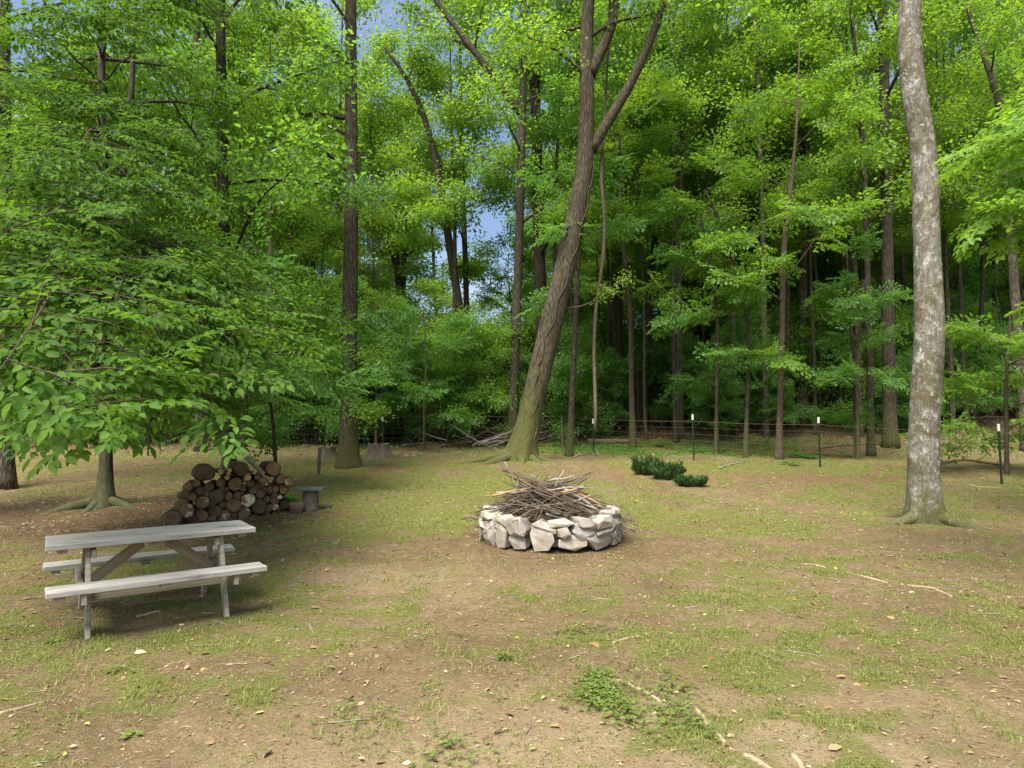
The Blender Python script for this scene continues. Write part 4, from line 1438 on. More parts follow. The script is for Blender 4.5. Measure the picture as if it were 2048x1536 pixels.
def fire_pit():
    root = empty('fire_pit', PIT)
    tag(root, 'round fire pit walled with stacked pale field stones, heaped with sticks', 'fire pit')
    r = np.random.default_rng(5)
    R = .90
    Yf = PIT[1] - R

    def stone(ang, z, w, h, d=.24, tilt=0.0, rad=R, lean=0.0, taper=None):
        me = hull_mesh('stone', rock_pts(w, d, h, r), M['stone'], .006)
        o = link('stone', me, root)
        o.location = (rad * math.sin(ang), -rad * math.cos(ang), z)
        o.rotation_euler = (lean, tilt, ang)
        return o
    # the stones the photograph shows: px, py (centre), width, height in pixels, roll
    front = [(973, 1076, 16, 44, .05), (993, 1077, 26, 46, .05), (1011, 1080, 27, 54, .06), (1040, 1088, 34, 40, 0), (1083, 1084, 52, 50, 0), (1136, 1095, 60, 32, -.05), (1190, 1086, 62, 40, -.1), (1226, 1076, 30, 40, -.1),
             (982, 1052, 28, 18, .2), (1006, 1056, 22, 24, .1), (1013, 1041, 32, 20, .15), (1041, 1054, 40, 36, .1), (1087, 1057, 52, 22, .38), (1117, 1048, 54, 14, -.06), (1121, 1066, 30, 24, -.05), (1155, 1066, 42, 36, .45),
             (1163, 1049, 40, 22, .4), (1196, 1063, 40, 13, -.15), (1195, 1045, 38, 24, -.1), (1222, 1049, 26, 26, .35), (1223, 1033, 30, 18, .3), (1237, 1045, 16, 34, .1),
             (986, 1033, 26, 16, .1), (991, 1042, 24, 18, 0)]
    for (px, py, w, h, t) in front:
        x = (px - 1024) / F * (PIT[1] - .6) - PIT[0]
        s = max(-.99, min(.99, x / R))
        ang = math.asin(s)
        Y = PIT[1] - R * math.cos(ang)
        k = Y / F
        z = P(px, py, Y - .1)[2] - PIT[2]
        cosw = max(abs(math.cos(ang)), .55)
        stone(ang, max(z, h * k / 2 - .02), w * k / cosw * 1.08, h * k * 1.10, .26 * r.uniform(.85, 1.15), t, R + r.uniform(-.02, .02))
    # fill stones behind the face, then the far half of the ring
    for k in range(11):
        a = -1.35 + 2.7 * k / 10
        stone(a, .16, .30, .34, .2, r.normal(0, .1), R - .16)
    n = 13
    for row in range(2):
        for k in range(n):
            a = math.pi * .53 + (math.pi * .94) * (k + .5 * row) / n
            w = .24 * r.uniform(.85, 1.25)
            h = .22 * r.uniform(.8, 1.15)
            stone(a, .11 + row * .20 + r.uniform(-.015, .015), w, h, .25, r.normal(0, .12), R - .03 * row)
    for a in (1.55, 1.68, -1.55, -1.68):
        stone(a, .13, .24, .26, .25, 0, R)
        stone(a + .06, .36, .22, .2, .25, .1, R - .03)
    # brush heap: every stick that can be told apart is a part
    root2 = empty('brush_heap', PIT)
    tag(root2, 'heap of grey and brown dead sticks piled inside the stone fire pit', 'brush heap')

    def top(x):                                              # outline of the heap, x across
        return np.interp(x, [-1.0, -.75, -.45, -.15, .0, .3, .65, .95], [.30, .48, .66, .76, .74, .64, .46, .28])

    def stick(p, dirv, L, rad, mat, wig=.05, nm='stick', fork=False):
        m = 6
        t = np.linspace(-.5, .5, m)
        d = unit(dirv)
        w = np.cumsum(r.normal(0, wig * L / m * 1.6, (m, 3)), 0)
        w -= w.mean(0)
        pts = d * (t * L)[:, None] + w
        mb = MB()
        mb.tube(pts, rad * (1 - .62 * (t + .5)), 5, wob=.1, seed=int(r.integers(99)))
        if fork:
            for q in (3, 4):
                e = pts[q] + unit(d + r.normal(0, .5, 3)) * L * .3
                mb.tube([pts[q], (pts[q] + e) / 2 + r.normal(0, .02, 3), e], [rad * .5, rad * .4, rad * .15], 4)
        o = mb.build(nm, M[mat], root2, p)
        return o
    for k in range(235):
        x = r.normal(0, .42)
        y = r.normal(-.12, .33)
        e = (x / .95) ** 2 + (y / .75) ** 2
        if e > 1:
            continue
        h = top(x) * math.sqrt(max(0, 1 - (y / .95) ** 2))
        z = .12 + (h - .12) * r.uniform(.1, 1.0) ** .6
        sl = -.32 if x > 0 else .22
        a = r.normal(-.10, .38)
        if r.uniform() < .12:
            a += 1.2
        dv = np.array([math.cos(a), math.sin(a), sl * math.cos(a) + r.normal(0, .12)])
        if r.uniform() < .5:
            dv = -dv
        mt = 'stick' if r.uniform() < .74 else 'stick_gray'
        stick((x, y, z), dv, r.uniform(.6, 1.35), r.uniform(.006, .016), mt, .09, fork=r.uniform() < .3)
    for k in range(40):                                      # packed bundle sloping down to the right, ends to the front
        t = r.uniform(-.5, .9)
        stick((.05 + .45 * t, -.50 + r.normal(0, .08), .62 - .20 * t + r.normal(0, .05)), (1, -.25 + r.normal(0, .08), -.42 + r.normal(0, .06)), r.uniform(.7, 1.2), r.uniform(.006, .012), 'stick', .05)
    # the pieces that stand out
    big = [((1000, 985), (1165, 976), .022, 'stick_gray'), ((1120, 985), (1168, 975), .024, 'stick_peeled'), ((1130, 975), (1205, 1030), .026, 'stick_gray'), ((1150, 985), (1200, 1008), .03, 'stick_peeled'),
           ((1005, 938), (1075, 965), .022, 'stick'), ((1035, 955), (1036, 978), .016, 'stick_gray'), ((1100, 962), (1150, 952), .022, 'stick_gray'), ((985, 992), (1060, 975), .02, 'stick_peeled'),
           ((1010, 925), (1036, 975), .010, 'stick_gray'), ((1128, 940), (1108, 975), .009, 'stick_gray'), ((1040, 962), (1100, 1040), .011, 'stick_gray'), ((1060, 1000), (1140, 1043), .012, 'stick_gray'),
           ((1075, 1000), (1130, 1040), .010, 'stick'), ((1085, 970), (1180, 950), .006, 'stick_gray'), ((1110, 965), (1225, 985), .006, 'stick_gray'), ((1060, 960), (1095, 930), .005, 'stick_gray'),
           ((1030, 950), (1000, 922), .006, 'stick_gray'), ((1140, 1000), (1235, 1022), .010, 'stick'), ((1180, 1000), (1245, 1030), .008, 'stick'), ((1000, 1030), (1050, 1015), .012, 'stick')]
    for (a, b, rad, mt) in big:
        pa, pb = P(a[0], a[1], PIT[1] - .42) - PIT, P(b[0], b[1], PIT[1] - .52) - PIT
        stick((pa + pb) / 2, pb - pa, np.linalg.norm(pb - pa) * 1.05, rad, mt, .05, fork=rad < .012)
    tw = MB()
    for k in range(650):
        x, y = r.normal(0, .43), r.normal(-.12, .34)
        if (x / 1.0) ** 2 + (y / .8) ** 2 > 1:
            continue
        h = top(x) * math.sqrt(max(0, 1 - (y / .95) ** 2))
        z = .08 + (h - .02) * r.uniform(.05, 1.0) ** .7
        a = r.normal(-.1, .6)
        d = np.array([math.cos(a), math.sin(a), (-.3 if x > 0 else .22) + r.normal(0, .25)])
        L = r.uniform(.3, .8)
        c = np.array([x, y, z])
        b = r.normal(0, .05, 3)
        tw.tube([c - d * L / 2, c + b, c + d * L / 2 + r.normal(0, .05, 3)], [.005, .004, .0015], 3, cap=False)
    tag(tw.build('fine_twigs', M['stick'], root2), kind='stuff')


fire_pit()


# ------------------------------------------------------------------ picnic table
def picnic_table():
    rz = math.radians(36.2)
    zb = min(float(gz(*(TAB[:2] + np.array([dx, dy])))) for dx in (-.5, .5) for dy in (-.5, .5))
    root = empty('picnic_table', (TAB[0], TAB[1], zb), rz)
    tag(root, 'weathered grey wooden picnic table with two attached benches', 'picnic table')
    r = np.random.default_rng(3)

    def board(name, c, size, mat, rot=(0, 0, 0), parent=None, bev=.005):
        mb = MB()
        mb.box((0, 0, 0), size, None, bev)
        o = mb.build(name, M[mat], parent or root, c, smooth=False)
        o.rotation_euler = rot
        return o
    H, L, W = .74, 1.62, .60
    th = .045
    # table top: planks lengthwise, gaps between
    n = 4
    pw = (W - .011 * (n - 1)) / n
    for k in range(n):
        y = -W / 2 + pw / 2 + k * (pw + .011)
        o = board('top_plank', (r.uniform(-.006, .006), y, H - th / 2 + r.uniform(-.002, .002)), (L + r.uniform(-.01, .01), pw, th), 'timber_top', (r.normal(0, .006), 0, 0))
    
    # benches of two planks
    for s in (-1, 1):
        for k in range(2):
            y = s * (.57 + (k - .5) * .124)
            board('bench_plank', (r.uniform(-.006, .006), y, .445 - th / 2), (L + .0, .113, th), 'timber_top', (r.normal(0, .008), 0, 0))
        for x in (-.72, .0, .72):
            board('bench_cleat', (x, s * .57, .445 - th - .018), (.07, .20, .034), 'timber_side')
    for x in (-.70, 0, .70):
        board('top_cleat', (x, 0, H - th - .02), (.07, W - .10, .036), 'timber_side')
    # A-frames
    for x in (-.52, .52):
        xs = 1 if x > 0 else -1
        for s in (-1, 1):
            y0, y1 = s * .50, s * .17
            h = H - th - .03
            ln = math.hypot(h, y1 - y0) + .02
            a = math.atan2(y1 - y0, h)
            o = board('leg', (x, (y0 + y1) / 2, h / 2), (.038, .088, ln), 'timber_side', (-a, 0, 0))
        board('cross_beam', (x + xs * .04, 0, .445 - th - .045), (.038, 1.34, .088), 'timber_side')
        board('top_beam', (x - xs * .04, 0, H - th - .06), (.038, W - .06, .07), 'timber_side')
        # diagonal brace from the middle of the cross beam up to the centre of the top
        p0 = np.array([x - xs * .03, 0, .36])
        p1 = np.array([x - xs * .42, 0, H - th - .04])
        v = p1 - p0
        board('brace', (p0 + p1) / 2, (np.linalg.norm(v), .04, .088), 'timber_brace', (0, -math.atan2(v[2], v[0]), 0))
    board('stringer', (0, -.30, .30), (1.02, .036, .075), 'timber_side')
    # bolt heads
    for x in (-.52, .52):
        for s in (-1, 1):
            for (yy, zz) in ((.365, .36), (.215, .63)):
                mb = MB()
                mb.tube([(-.026, 0, 0), (.026, 0, 0)], .009, 8)
                mb.build('bolt', M['post_gray'], root, (x, s * yy, zz))


picnic_table()


# ------------------------------------------------------------------ firewood stack: every log a thing
def firewood():
    r = np.random.default_rng(12)
    Z = 4.876
    ax = unit(np.array([-.34, .94, 0]))
    ang = math.atan2(ax[0], ax[1])                           # local +Y -> axis

    def face_y(px):
        return 10.95 + (px - 345) * (1.1 / 235.)

    def log(zx, zy, rz, cut, label, group=None, dy=0.0, yaw=0.0, pitch=0.0, L=.5, bark='log_bark', rscale=1.0):
        px, py = 300 + zx / Z, 880 + zy / Z
        Y = face_y(px) + dy
        c = P(px, py, Y)
        R = rz / Z * Y / F * rscale
        m, n = 4, 16 if R > .06 else 10
        mb = MB()
        ys = np.linspace(.004, L, m)
        pts = np.stack([np.zeros(m), ys, np.zeros(m)], -1)
        ph = r.uniform(0, 6)
        a = np.arange(n) / n * 6.283
        prof = 1 + .05 * np.sin(2 * a + ph) + .04 * np.sin(3 * a + ph * 2) + r.normal(0, .02, n)
        V, Q, T = [], [], []
        for y in ys:
            for q in range(n):
                rr = R * prof[q] * (1 + r.normal(0, .012))
                V.append((rr * math.cos(a[q]), y, rr * math.sin(a[q])))
        for i in range(m - 1):
            for q in range(n):
                Q.append((i * n + q, (i + 1) * n + q, (i + 1) * n + (q + 1) % n, i * n + (q + 1) % n))
        V.append((0, L, 0))
        for q in range(n):
            T.append((m * n, (m - 1) * n + (q + 1) % n, (m - 1) * n + q))
        k0 = len(V)                                          # bark rim round the cut face
        for q in range(n):
            V.append((R * prof[q] * .90 * math.cos(a[q]), .003, R * prof[q] * .90 * math.sin(a[q])))
        for q in range(n):
            Q.append((q, (q + 1) % n, k0 + (q + 1) % n, k0 + q))
        mb.add(V, T, Q)
        o = mb.build('firewood_log', M[bark], None, c)
        o.rotation_euler = (pitch, 0, -ang + yaw)
        tag(o, label, 'log', group or 'logs of the firewood stack')
        e = MB()
        V = []
        for f in (.89, .65, .35):
            for q in range(n):
                V.append((R * prof[q] * f * math.cos(a[q]), -.002 + .006 * (1 - f) * r.uniform(.3, 1), R * prof[q] * f * math.sin(a[q])))
        V.append((0, 0, 0))
        # rim joins the bark
        for q in range(n):
            V.append((R * prof[q] * math.cos(a[q]) * .91, .006, R * prof[q] * math.sin(a[q]) * .91))
        Q, T = [], []
        rim = 3 * n + 1
        for q in range(n):
            k = (q + 1) % n
            Q.append((rim + q, rim + k, k, q))
            Q.append((q, k, n + k, n + q))
            Q.append((n + q, n + k, 2 * n + k, 2 * n + q))
            T.append((2 * n + q, 2 * n + k, 3 * n))
        e.add(V, T, Q)
        e.build('cut_end', M[cut], o)
    named = [
        (540, 320, 86, 'cut_dark', 'fat dark log lying on the left end of the stack top', -.05, .25, 0, .42),
        (893, 290, 74, 'cut_dark', 'fat dark log with a pale split, on the middle of the stack top', 0, .25, 0, .55),
        (1203, 288, 74, 'cut_red', 'fat log with a reddish cut end on the right of the stack top', .02, .25, 0, .5),
        (692, 310, 26, 'cut_fresh', 'small log with a fresh yellow end, leftmost of the fresh-cut ones', -.12, .2, 0, .5),
        (776, 297, 22, 'cut_fresh', 'small fresh yellow log end tucked left under the middle fat log', -.16, .2, 0, .5),
        (766, 327, 15, 'cut_fresh', 'smallest fresh yellow end just under another yellow end near the stack top', -.16, .2, 0, .5),
        (752, 366, 24, 'cut_fresh', 'fresh yellow log end lowest in the left cluster of yellow ends', -.12, .2, 0, .5),
        (953, 367, 33, 'cut_fresh', 'largest bright yellow fresh log end near the middle of the stack', -.12, .1, 0, .5),
        (1018, 320, 15, 'cut_fresh', 'small orange-yellow branch end between the largest yellow end and the long pole', -.14, .3, 0, .5),
        (1105, 326, 20, 'cut_fresh', 'long thin pole sloping down from the stack top to a yellow end', -.22, .55, .42, .62),
        (1178, 405, 18, 'cut_fresh', 'thin branch with a yellow end just below the reddish fat log', -.24, .55, .30, .45),
        (1137, 433, 18, 'cut_fresh', 'thin branch with a pale yellow end, lowest of the sloping poles', -.26, .55, .30, .45),
        (1050, 366, 30, 'cut_brown', 'short grey branch stub beside the largest yellow end', -.1, .2, 0, .45),
        (830, 433, 66, 'cut_mottled', 'round log with a pale mottled end under the middle fat log', -.03, 0, 0, .5),
        (955, 590, 70, 'cut_pale', 'log with the whitest flaking end, in the middle of the stack face', -.06, 0, 0, .5),
        (645, 556, 76, 'cut_dark', 'wide dark log end left of the middle of the stack face', 0, 0, 0, .5),
        (815, 642, 74, 'cut_brown', 'wide brown log end below left of the whitest log end', 0, 0, 0, .5),
        (1065, 650, 74, 'cut_dark', 'wide dark grey log end below right of the whitest log end', -.02, 0, 0, .5),
        (510, 612, 68, 'cut_mottled', 'pale mottled log end in the second column from the left of the stack', -.04, 0, 0, .5),
        (362, 690, 74, 'cut_mottled', 'big pale mottled log jutting out at the left foot of the stack', -.12, .3, 0, .5),
        (212, 782, 95, 'cut_dark', 'broad dark log at the very left bottom of the stack', -.1, 0, 0, .5),
        (500, 742, 66, 'cut_brown', 'brown log end in the bottom row behind the tabletop', 0, 0, 0, .5),
        (640, 703, 62, 'cut_dark', 'cracked hollow dark log in the bottom rows left of centre', 0, 0, 0, .5),
        (915, 708, 66, 'cut_mottled', 'pale mottled log in the bottom row under the whitest log end', -.02, 0, 0, .5),
        (720, 742, 60, 'cut_mottled', 'brown flaky log in the bottom row just above the tabletop', -.02, 0, 0, .5),
        (420, 560, 38, 'cut_brown', 'tan-ended branch log at the left edge of the stack', -.1, .5, 0, .5),
        (1272, 390, 42, 'cut_red', 'reddish brown log end at the upper right shoulder of the stack', 0, 0, 0, .5),
        (1350, 416, 46, 'cut_mottled', 'flaky reddish log end at the far right end of the stack', 0, 0, 0, .5),
        (1010, 493, 36, 'cut_brown', 'olive brown log end just above the whitest log end', -.03, .3, 0, .5),
        (1075, 530, 46, 'cut_red', 'rusty brown log end right of the olive one above the whitest end', -.02, 0, 0, .5),
        (1265, 556, 24, 'cut_pale', 'small pale log end on the right side above the ivy sprig', -.03, 0, 0, .5),
        (1225, 656, 32, 'cut_pale', 'small log with a white rim at the right foot of the stack', -.03, 0, 0, .5),
    ]
    for (zx, zy, rz, cut, lab, dy, yaw, pitch, L) in named:
        log(zx, zy, rz, cut, lab, None, dy, yaw, pitch, L, 'log_bark' if rz > 30 or cut != 'cut_fresh' else 'log_bark_gray')
    plain = [(450, 420, 40), (575, 456, 46), (690, 420, 46), (980, 425, 44), (1075, 440, 40), (490, 500, 44), (760, 550, 44), (852, 548, 46), (1165, 492, 36), (1225, 480, 36), (1285, 466, 28), (1210, 550, 36), (1215, 602, 40),
             (1165, 666, 40), (710, 634, 40), (400, 802, 70), (590, 785, 52), (815, 748, 38), (370, 460, 50), (340, 530, 46), (560, 520, 34), (905, 470, 34), (1140, 580, 34), (1130, 720, 34), (1010, 760, 40), (1215, 730, 34),
             (330, 610, 50), (300, 800, 60), (740, 490, 32), (1300, 500, 34), (1040, 470, 30), (930, 660, 36), (900, 620, 30), (600, 630, 40), (1330, 480, 34), (700, 480, 30), (1110, 490, 30)]
    rows = ((470, 'top'), (530, 'second'), (600, 'third'), (690, 'fourth'), (9999, 'bottom'))
    words_ = ['first', 'second', 'third', 'fourth', 'fifth', 'sixth', 'seventh', 'eighth', 'ninth', 'tenth', 'eleventh', 'twelfth']
    count = {}
    for k, (zx, zy, rz) in enumerate(sorted(plain)):
        row = next(w for lim, w in rows if zy < lim)
        c = count.get(row, 0)
        count[row] = c + 1
        log(zx, zy, rz, ('cut_dark', 'cut_brown', 'cut_dark', 'cut_brown')[k % 4], '%s small dark log from the left in the %s row of the stack' % (words_[c], row), 'small dark packed logs', r.uniform(.0, .06), r.normal(0, .06), 0, .5)
    for k in range(34):                                      # deeper logs that close the gaps
        zx, t = r.uniform(300, 1330), r.uniform(0, 1)
        top_ = np.interp(zx, [250, 380, 480, 1250, 1380], [620, 430, 330, 300, 420])
        zy = top_ + 60 + t * (760 - top_ - 60)
        log(zx, zy, r.uniform(36, 60), 'cut_dark', 'dark log recessed deep between the front logs of the stack', 'recessed logs', r.uniform(.10, .16), 0, 0, .45)


firewood()


# ------------------------------------------------------------------ chopping-block stand with a slate slab, and bits beside it
def stand():
    b = G(621, 1020)
    k = b[1] / F
    r = np.random.default_rng(2)
    mb = MB()
    H = 39 * k
    zs = np.linspace(-.05, H, 6)
    mb.tube(np.stack([np.zeros(6), np.zeros(6), zs], -1), 15.5 * k * np.array([1.12, 1.05, 1, .98, 1, 1.0]), 16, wob=.05, seed=3)
    o = mb.build('log_pedestal', M['log_bark_gray'], None, b)
    tag(o, 'upright round log standing beside the firewood stack under a slate slab', 'log')
    pts = [(x * 27 * k * r.uniform(.9, 1.05), y * .19 * r.uniform(.85, 1.05), z * .02) for x in (-1, -.4, .4, 1) for y in (-1, 1) for z in (-1, 1)]
    s = link('slate_slab', hull_mesh('slate_slab', pts, M['slate'], .004), None, (b[0] - .02, b[1], b[2] + H + .022))
    s.rotation_euler = (.03, .02, .2)
    tag(s, 'dark flat slate slab balanced on the upright log', 'stone slab')
    c = G(592, 1026)
    pts = rock_pts(34 * k, .28, 24 * k, r, .3)
    s = link('rotten_log_chunk', hull_mesh('rotten_log_chunk', pts, M['rot_log'], .02), None, (c[0], c[1] + .1, c[2] + 10 * k))
    tag(s, 'lumpy rotten chunk of wood lying between the stack and the pedestal', 'log')
    c = G(660, 1016)
    s = link('dark_stone', hull_mesh('dark_stone', rock_pts(.10, .1, .08, r), M['slate'], .01), None, (c[0], c[1], c[2] + .03))
    tag(s, 'small blue-grey stone on the grass right of the pedestal', 'stone')
    # weathered stake
    c = G(637, 950)
    mb = MB()
    h = 54 * c[1] / F
    mb.box((0, 0, h / 2 - .05), (.085, .05, h + .1), None, .008)
    o = mb.build('wooden_stake', M['timber_stake'], None, c, smooth=False)
    o.rotation_euler = (0, .03, .3)
    tag(o, 'short dark wooden stake driven in the ground left of the tall straight trunk', 'stake')


stand()


def stump(px, py, wpx, hpx, label, rot, seed, top):
    b = G(px, py)
    k = b[1] / F
    r = np.random.default_rng(seed)
    root = empty('tree_stump', b, rot)
    tag(root, label, 'stump', 'stumps beside the tall straight trunk')
    n, m = 26, 8
    H, R = hpx * k, wpx / 2 * k * .74
    a = np.arange(n) / n * 6.283
    V, Q = [], []
    lob = .5 + .5 * np.sin(a * 4 + seed) * np.sin(a * 2.3 + 1)
    for i in range(m):
        t = i / (m - 1)
        rr = R * (1 + (.62 * lob + .25) * (1 - t) ** 2.4) * (1 + r.normal(0, .02, n))
        z = -.06 + (H + .06) * t + (r.normal(0, .03, n) * H * (t == 1))
        V += list(np.stack([rr * np.cos(a), rr * np.sin(a), np.broadcast_to(z, (n,))], -1))
    for i in range(m - 1):
        for q in range(n):
            Q.append((i * n + q, i * n + (q + 1) % n, (i + 1) * n + (q + 1) % n, (i + 1) * n + q))
    mb = MB()
    mb.add(np.array(V), None, Q)
    roots(mb, np.zeros(3), [], r)
    mb.build('bark', M['stump'], root)
    Vt = list(np.array(V)[-n:] * [.97, .97, 1]) + [np.array([0, 0, H - .02])]
    tb = MB()
    tb.add(np.array(Vt), [(q, (q + 1) % n, n) for q in range(n)])
    tb.build('cut_top', M[top], root, (0, 0, .004))


stump(757, 914, 58, 26, 'broad pale stump with splayed roots right of the tall straight trunk', .4, 3, 'root_pale')
stump(655, 916, 44, 22, 'ragged grey stump peeking out left of the tall straight trunk', 1.2, 6, 'root_pale')


# ------------------------------------------------------------------ fallen logs and branches on the ground
def fallen(name, label, pts_px, w0, w1, mat, seed, lift=.5, sides=8, twigs=0, cat='branch', group=None):
    pts = np.array([G(a, b) for a, b in pts_px])
    k = pts[:, 1].mean() / F
    m = max(8, len(pts) * 3)
    s = np.linspace(0, 1, len(pts))
    t = np.linspace(0, 1, m)
    q = np.stack([np.interp(t, s, pts[:, j]) for j in range(3)], -1)
    r = np.random.default_rng(seed)
    rad = np.linspace(w0, w1, m) / 2 * k
    L = np.linalg.norm(q[-1] - q[0])
    q[:, :2] += np.cumsum(r.normal(0, .012 * L, (m, 2)), 0) * .5
    q[:, 2] = gz(q[:, 0], q[:, 1]) + rad * lift
    b = q[0].copy()
    mb = MB()
    mb.tube(q - b, rad, sides, wob=.12, seed=seed)
    for j in range(twigs):
        i = int(r.integers(2, m - 1))
        e = q[i] + np.array([r.normal(0, .3), r.normal(0, .2), r.uniform(.05, .35)]) * L * .5
        mb.tube(np.array([q[i], (q[i] + e) / 2 + r.normal(0, .03, 3), e]) - b, [rad[i] * .6, rad[i] * .4, rad[i] * .15], 4)
    o = mb.build(name, M[mat], None, b)
    tag(o, label, cat, group)


fallen('fallen_log', 'mossy fallen log lying on green grass beyond the fire pit', [(1174, 888), (1230, 887), (1282, 888)], 13, 8, 'rot_log', 3, .8, 10, 0, 'log')
fallen('fallen_branch', 'long pale dead branch lying below the brushy edge in the middle', [(806, 893), (840, 888), (878, 887)], 5, 2, 'stick_gray', 4, .8, 6, 2)
fallen('fallen_branch', 'dark branch on the ground behind the right end of the fence', [(1880, 928), (1930, 921), (1990, 930), (2020, 938)], 6, 3, 'stick', 5, 1.0, 6, 3)
fallen('fallen_branch', 'thin branch lying behind the fence below the thick furrowed trunk', [(1640, 898), (1720, 892), (1800, 890)], 4, 2, 'stick', 6, 1.0, 6, 3)
fallen('fallen_branch', 'short pale branch in the grass right of the pale crooked trunk', [(1938, 972), (1970, 976), (2005, 977)], 4, 2, 'root_pale', 7, .6, 6, 0)
fallen('fallen_branch', 'light stick lying on the bare ground before the fallen mossy log', [(1150, 915), (1172, 910), (1205, 905)], 4, 2, 'stick_gray', 8, .7, 6, 1)
fallen('fallen_branch', 'forked dry twig on the slope right of the dark green shrubs', [(1440, 938), (1465, 930), (1495, 925)], 4, 2, 'stick_gray', 9, .8, 5, 3)
fallen('fallen_stick', 'pale broken stick lying in front of the picnic table legs', [(274, 1237), (300, 1230), (322, 1224)], 7, 4, 'root_pale', 10, .8, 7, 0)
fallen('fallen_stick', 'pale stick on the ground left of the picnic table', [(45, 1201), (75, 1196), (120, 1190)], 5, 2, 'root_pale', 11, .6, 6, 1)
fallen('fallen_stick', 'tangle of thin dry twigs under the picnic table', [(245, 1215), (290, 1207), (335, 1200)], 4, 2, 'stick_gray', 12, .8, 5, 6)
fallen('surface_root', 'long thin root running along the soil at the lower left edge', [(0, 1427), (40, 1416), (95, 1402)], 8, 4, 'root_pale', 13, .1, 7, 0, 'root')
fallen('surface_root', 'pale surface root curving past the clover patch', [(1208, 1358), (1250, 1366), (1290, 1386), (1320, 1404)], 7, 6, 'root_pale', 14, .05, 8, 0, 'root')
fallen('surface_root', 'stout pale root rising from the soil right of the clover patch', [(1392, 1420), (1415, 1448), (1440, 1478), (1452, 1492)], 11, 9, 'root_pale', 15, .15, 8, 0, 'root')
fallen('surface_root', 'short pale root at the bottom edge below the stout one', [(1488, 1512), (1515, 1526), (1545, 1545)], 12, 11, 'root_pale', 16, .1, 8, 0, 'root')
fallen('surface_root', 'knobby pale root at the bottom edge, rightmost of the roots', [(1585, 1512), (1600, 1528), (1612, 1548)], 13, 12, 'root_pale', 17, .15, 8, 0, 'root')
fallen('surface_root', 'slender root on bare soil between the fire pit and the right trunk', [(1604, 1128), (1650, 1136)], 4, 4, 'root_pale', 18, .1, 6, 0, 'root')
fallen('surface_root', 'long slender root crossing the grass below the right trunk', [(1690, 1143), (1730, 1155), (1775, 1168)], 5, 4, 'root_pale', 19, .1, 6, 0, 'root')
fallen('surface_root', 'slender curved root in the grass farthest right below the pale trunk', [(1815, 1172), (1870, 1178), (1905, 1194)], 5, 4, 'root_pale', 20, .1, 6, 0, 'root')
fallen('surface_root', 'short pale root in the soil in front of the fire pit', [(1226, 1288), (1252, 1279), (1282, 1272)], 6, 5, 'root_pale', 21, .15, 7, 0, 'root')


# loose bent grey branch heap left of the leaning tree
def brush_on_edge():
    r = np.random.default_rng(8)
    b = GD(965, 24.8)
    root = empty('dead_branch_pile', b)
    tag(root, 'tangled pile of bare dead branches left of the leaning tree roots', 'branch pile')
    for k in range(34):
        a = r.uniform(-.5, .9) + (math.pi if r.uniform() < .25 else 0)
        L = r.uniform(1.0, 2.6)
        p = np.array([r.normal(0, .9), r.normal(0, .5), r.uniform(.02, .25)])
        e = p + L * np.array([math.cos(a), r.normal(0, .25), r.uniform(.05, .55)])
        mid = (p + e) / 2 + r.normal(0, .12, 3)
        mb = MB()
        mb.tube([p, p * .7 + mid * .3 + r.normal(0, .03, 3), mid, e], [.022, .018, .013, .004], 5)
        for q in range(3):
            t = r.uniform(.3, .9)
            s0 = p + (e - p) * t
            mb.tube([s0, s0 + unit(e - p + r.normal(0, 1.2, 3)) * .5], [.007, .002], 3, cap=False)
        mb.build('branch', M['stick' if k % 3 else 'stick_gray'], root)


brush_on_edge()


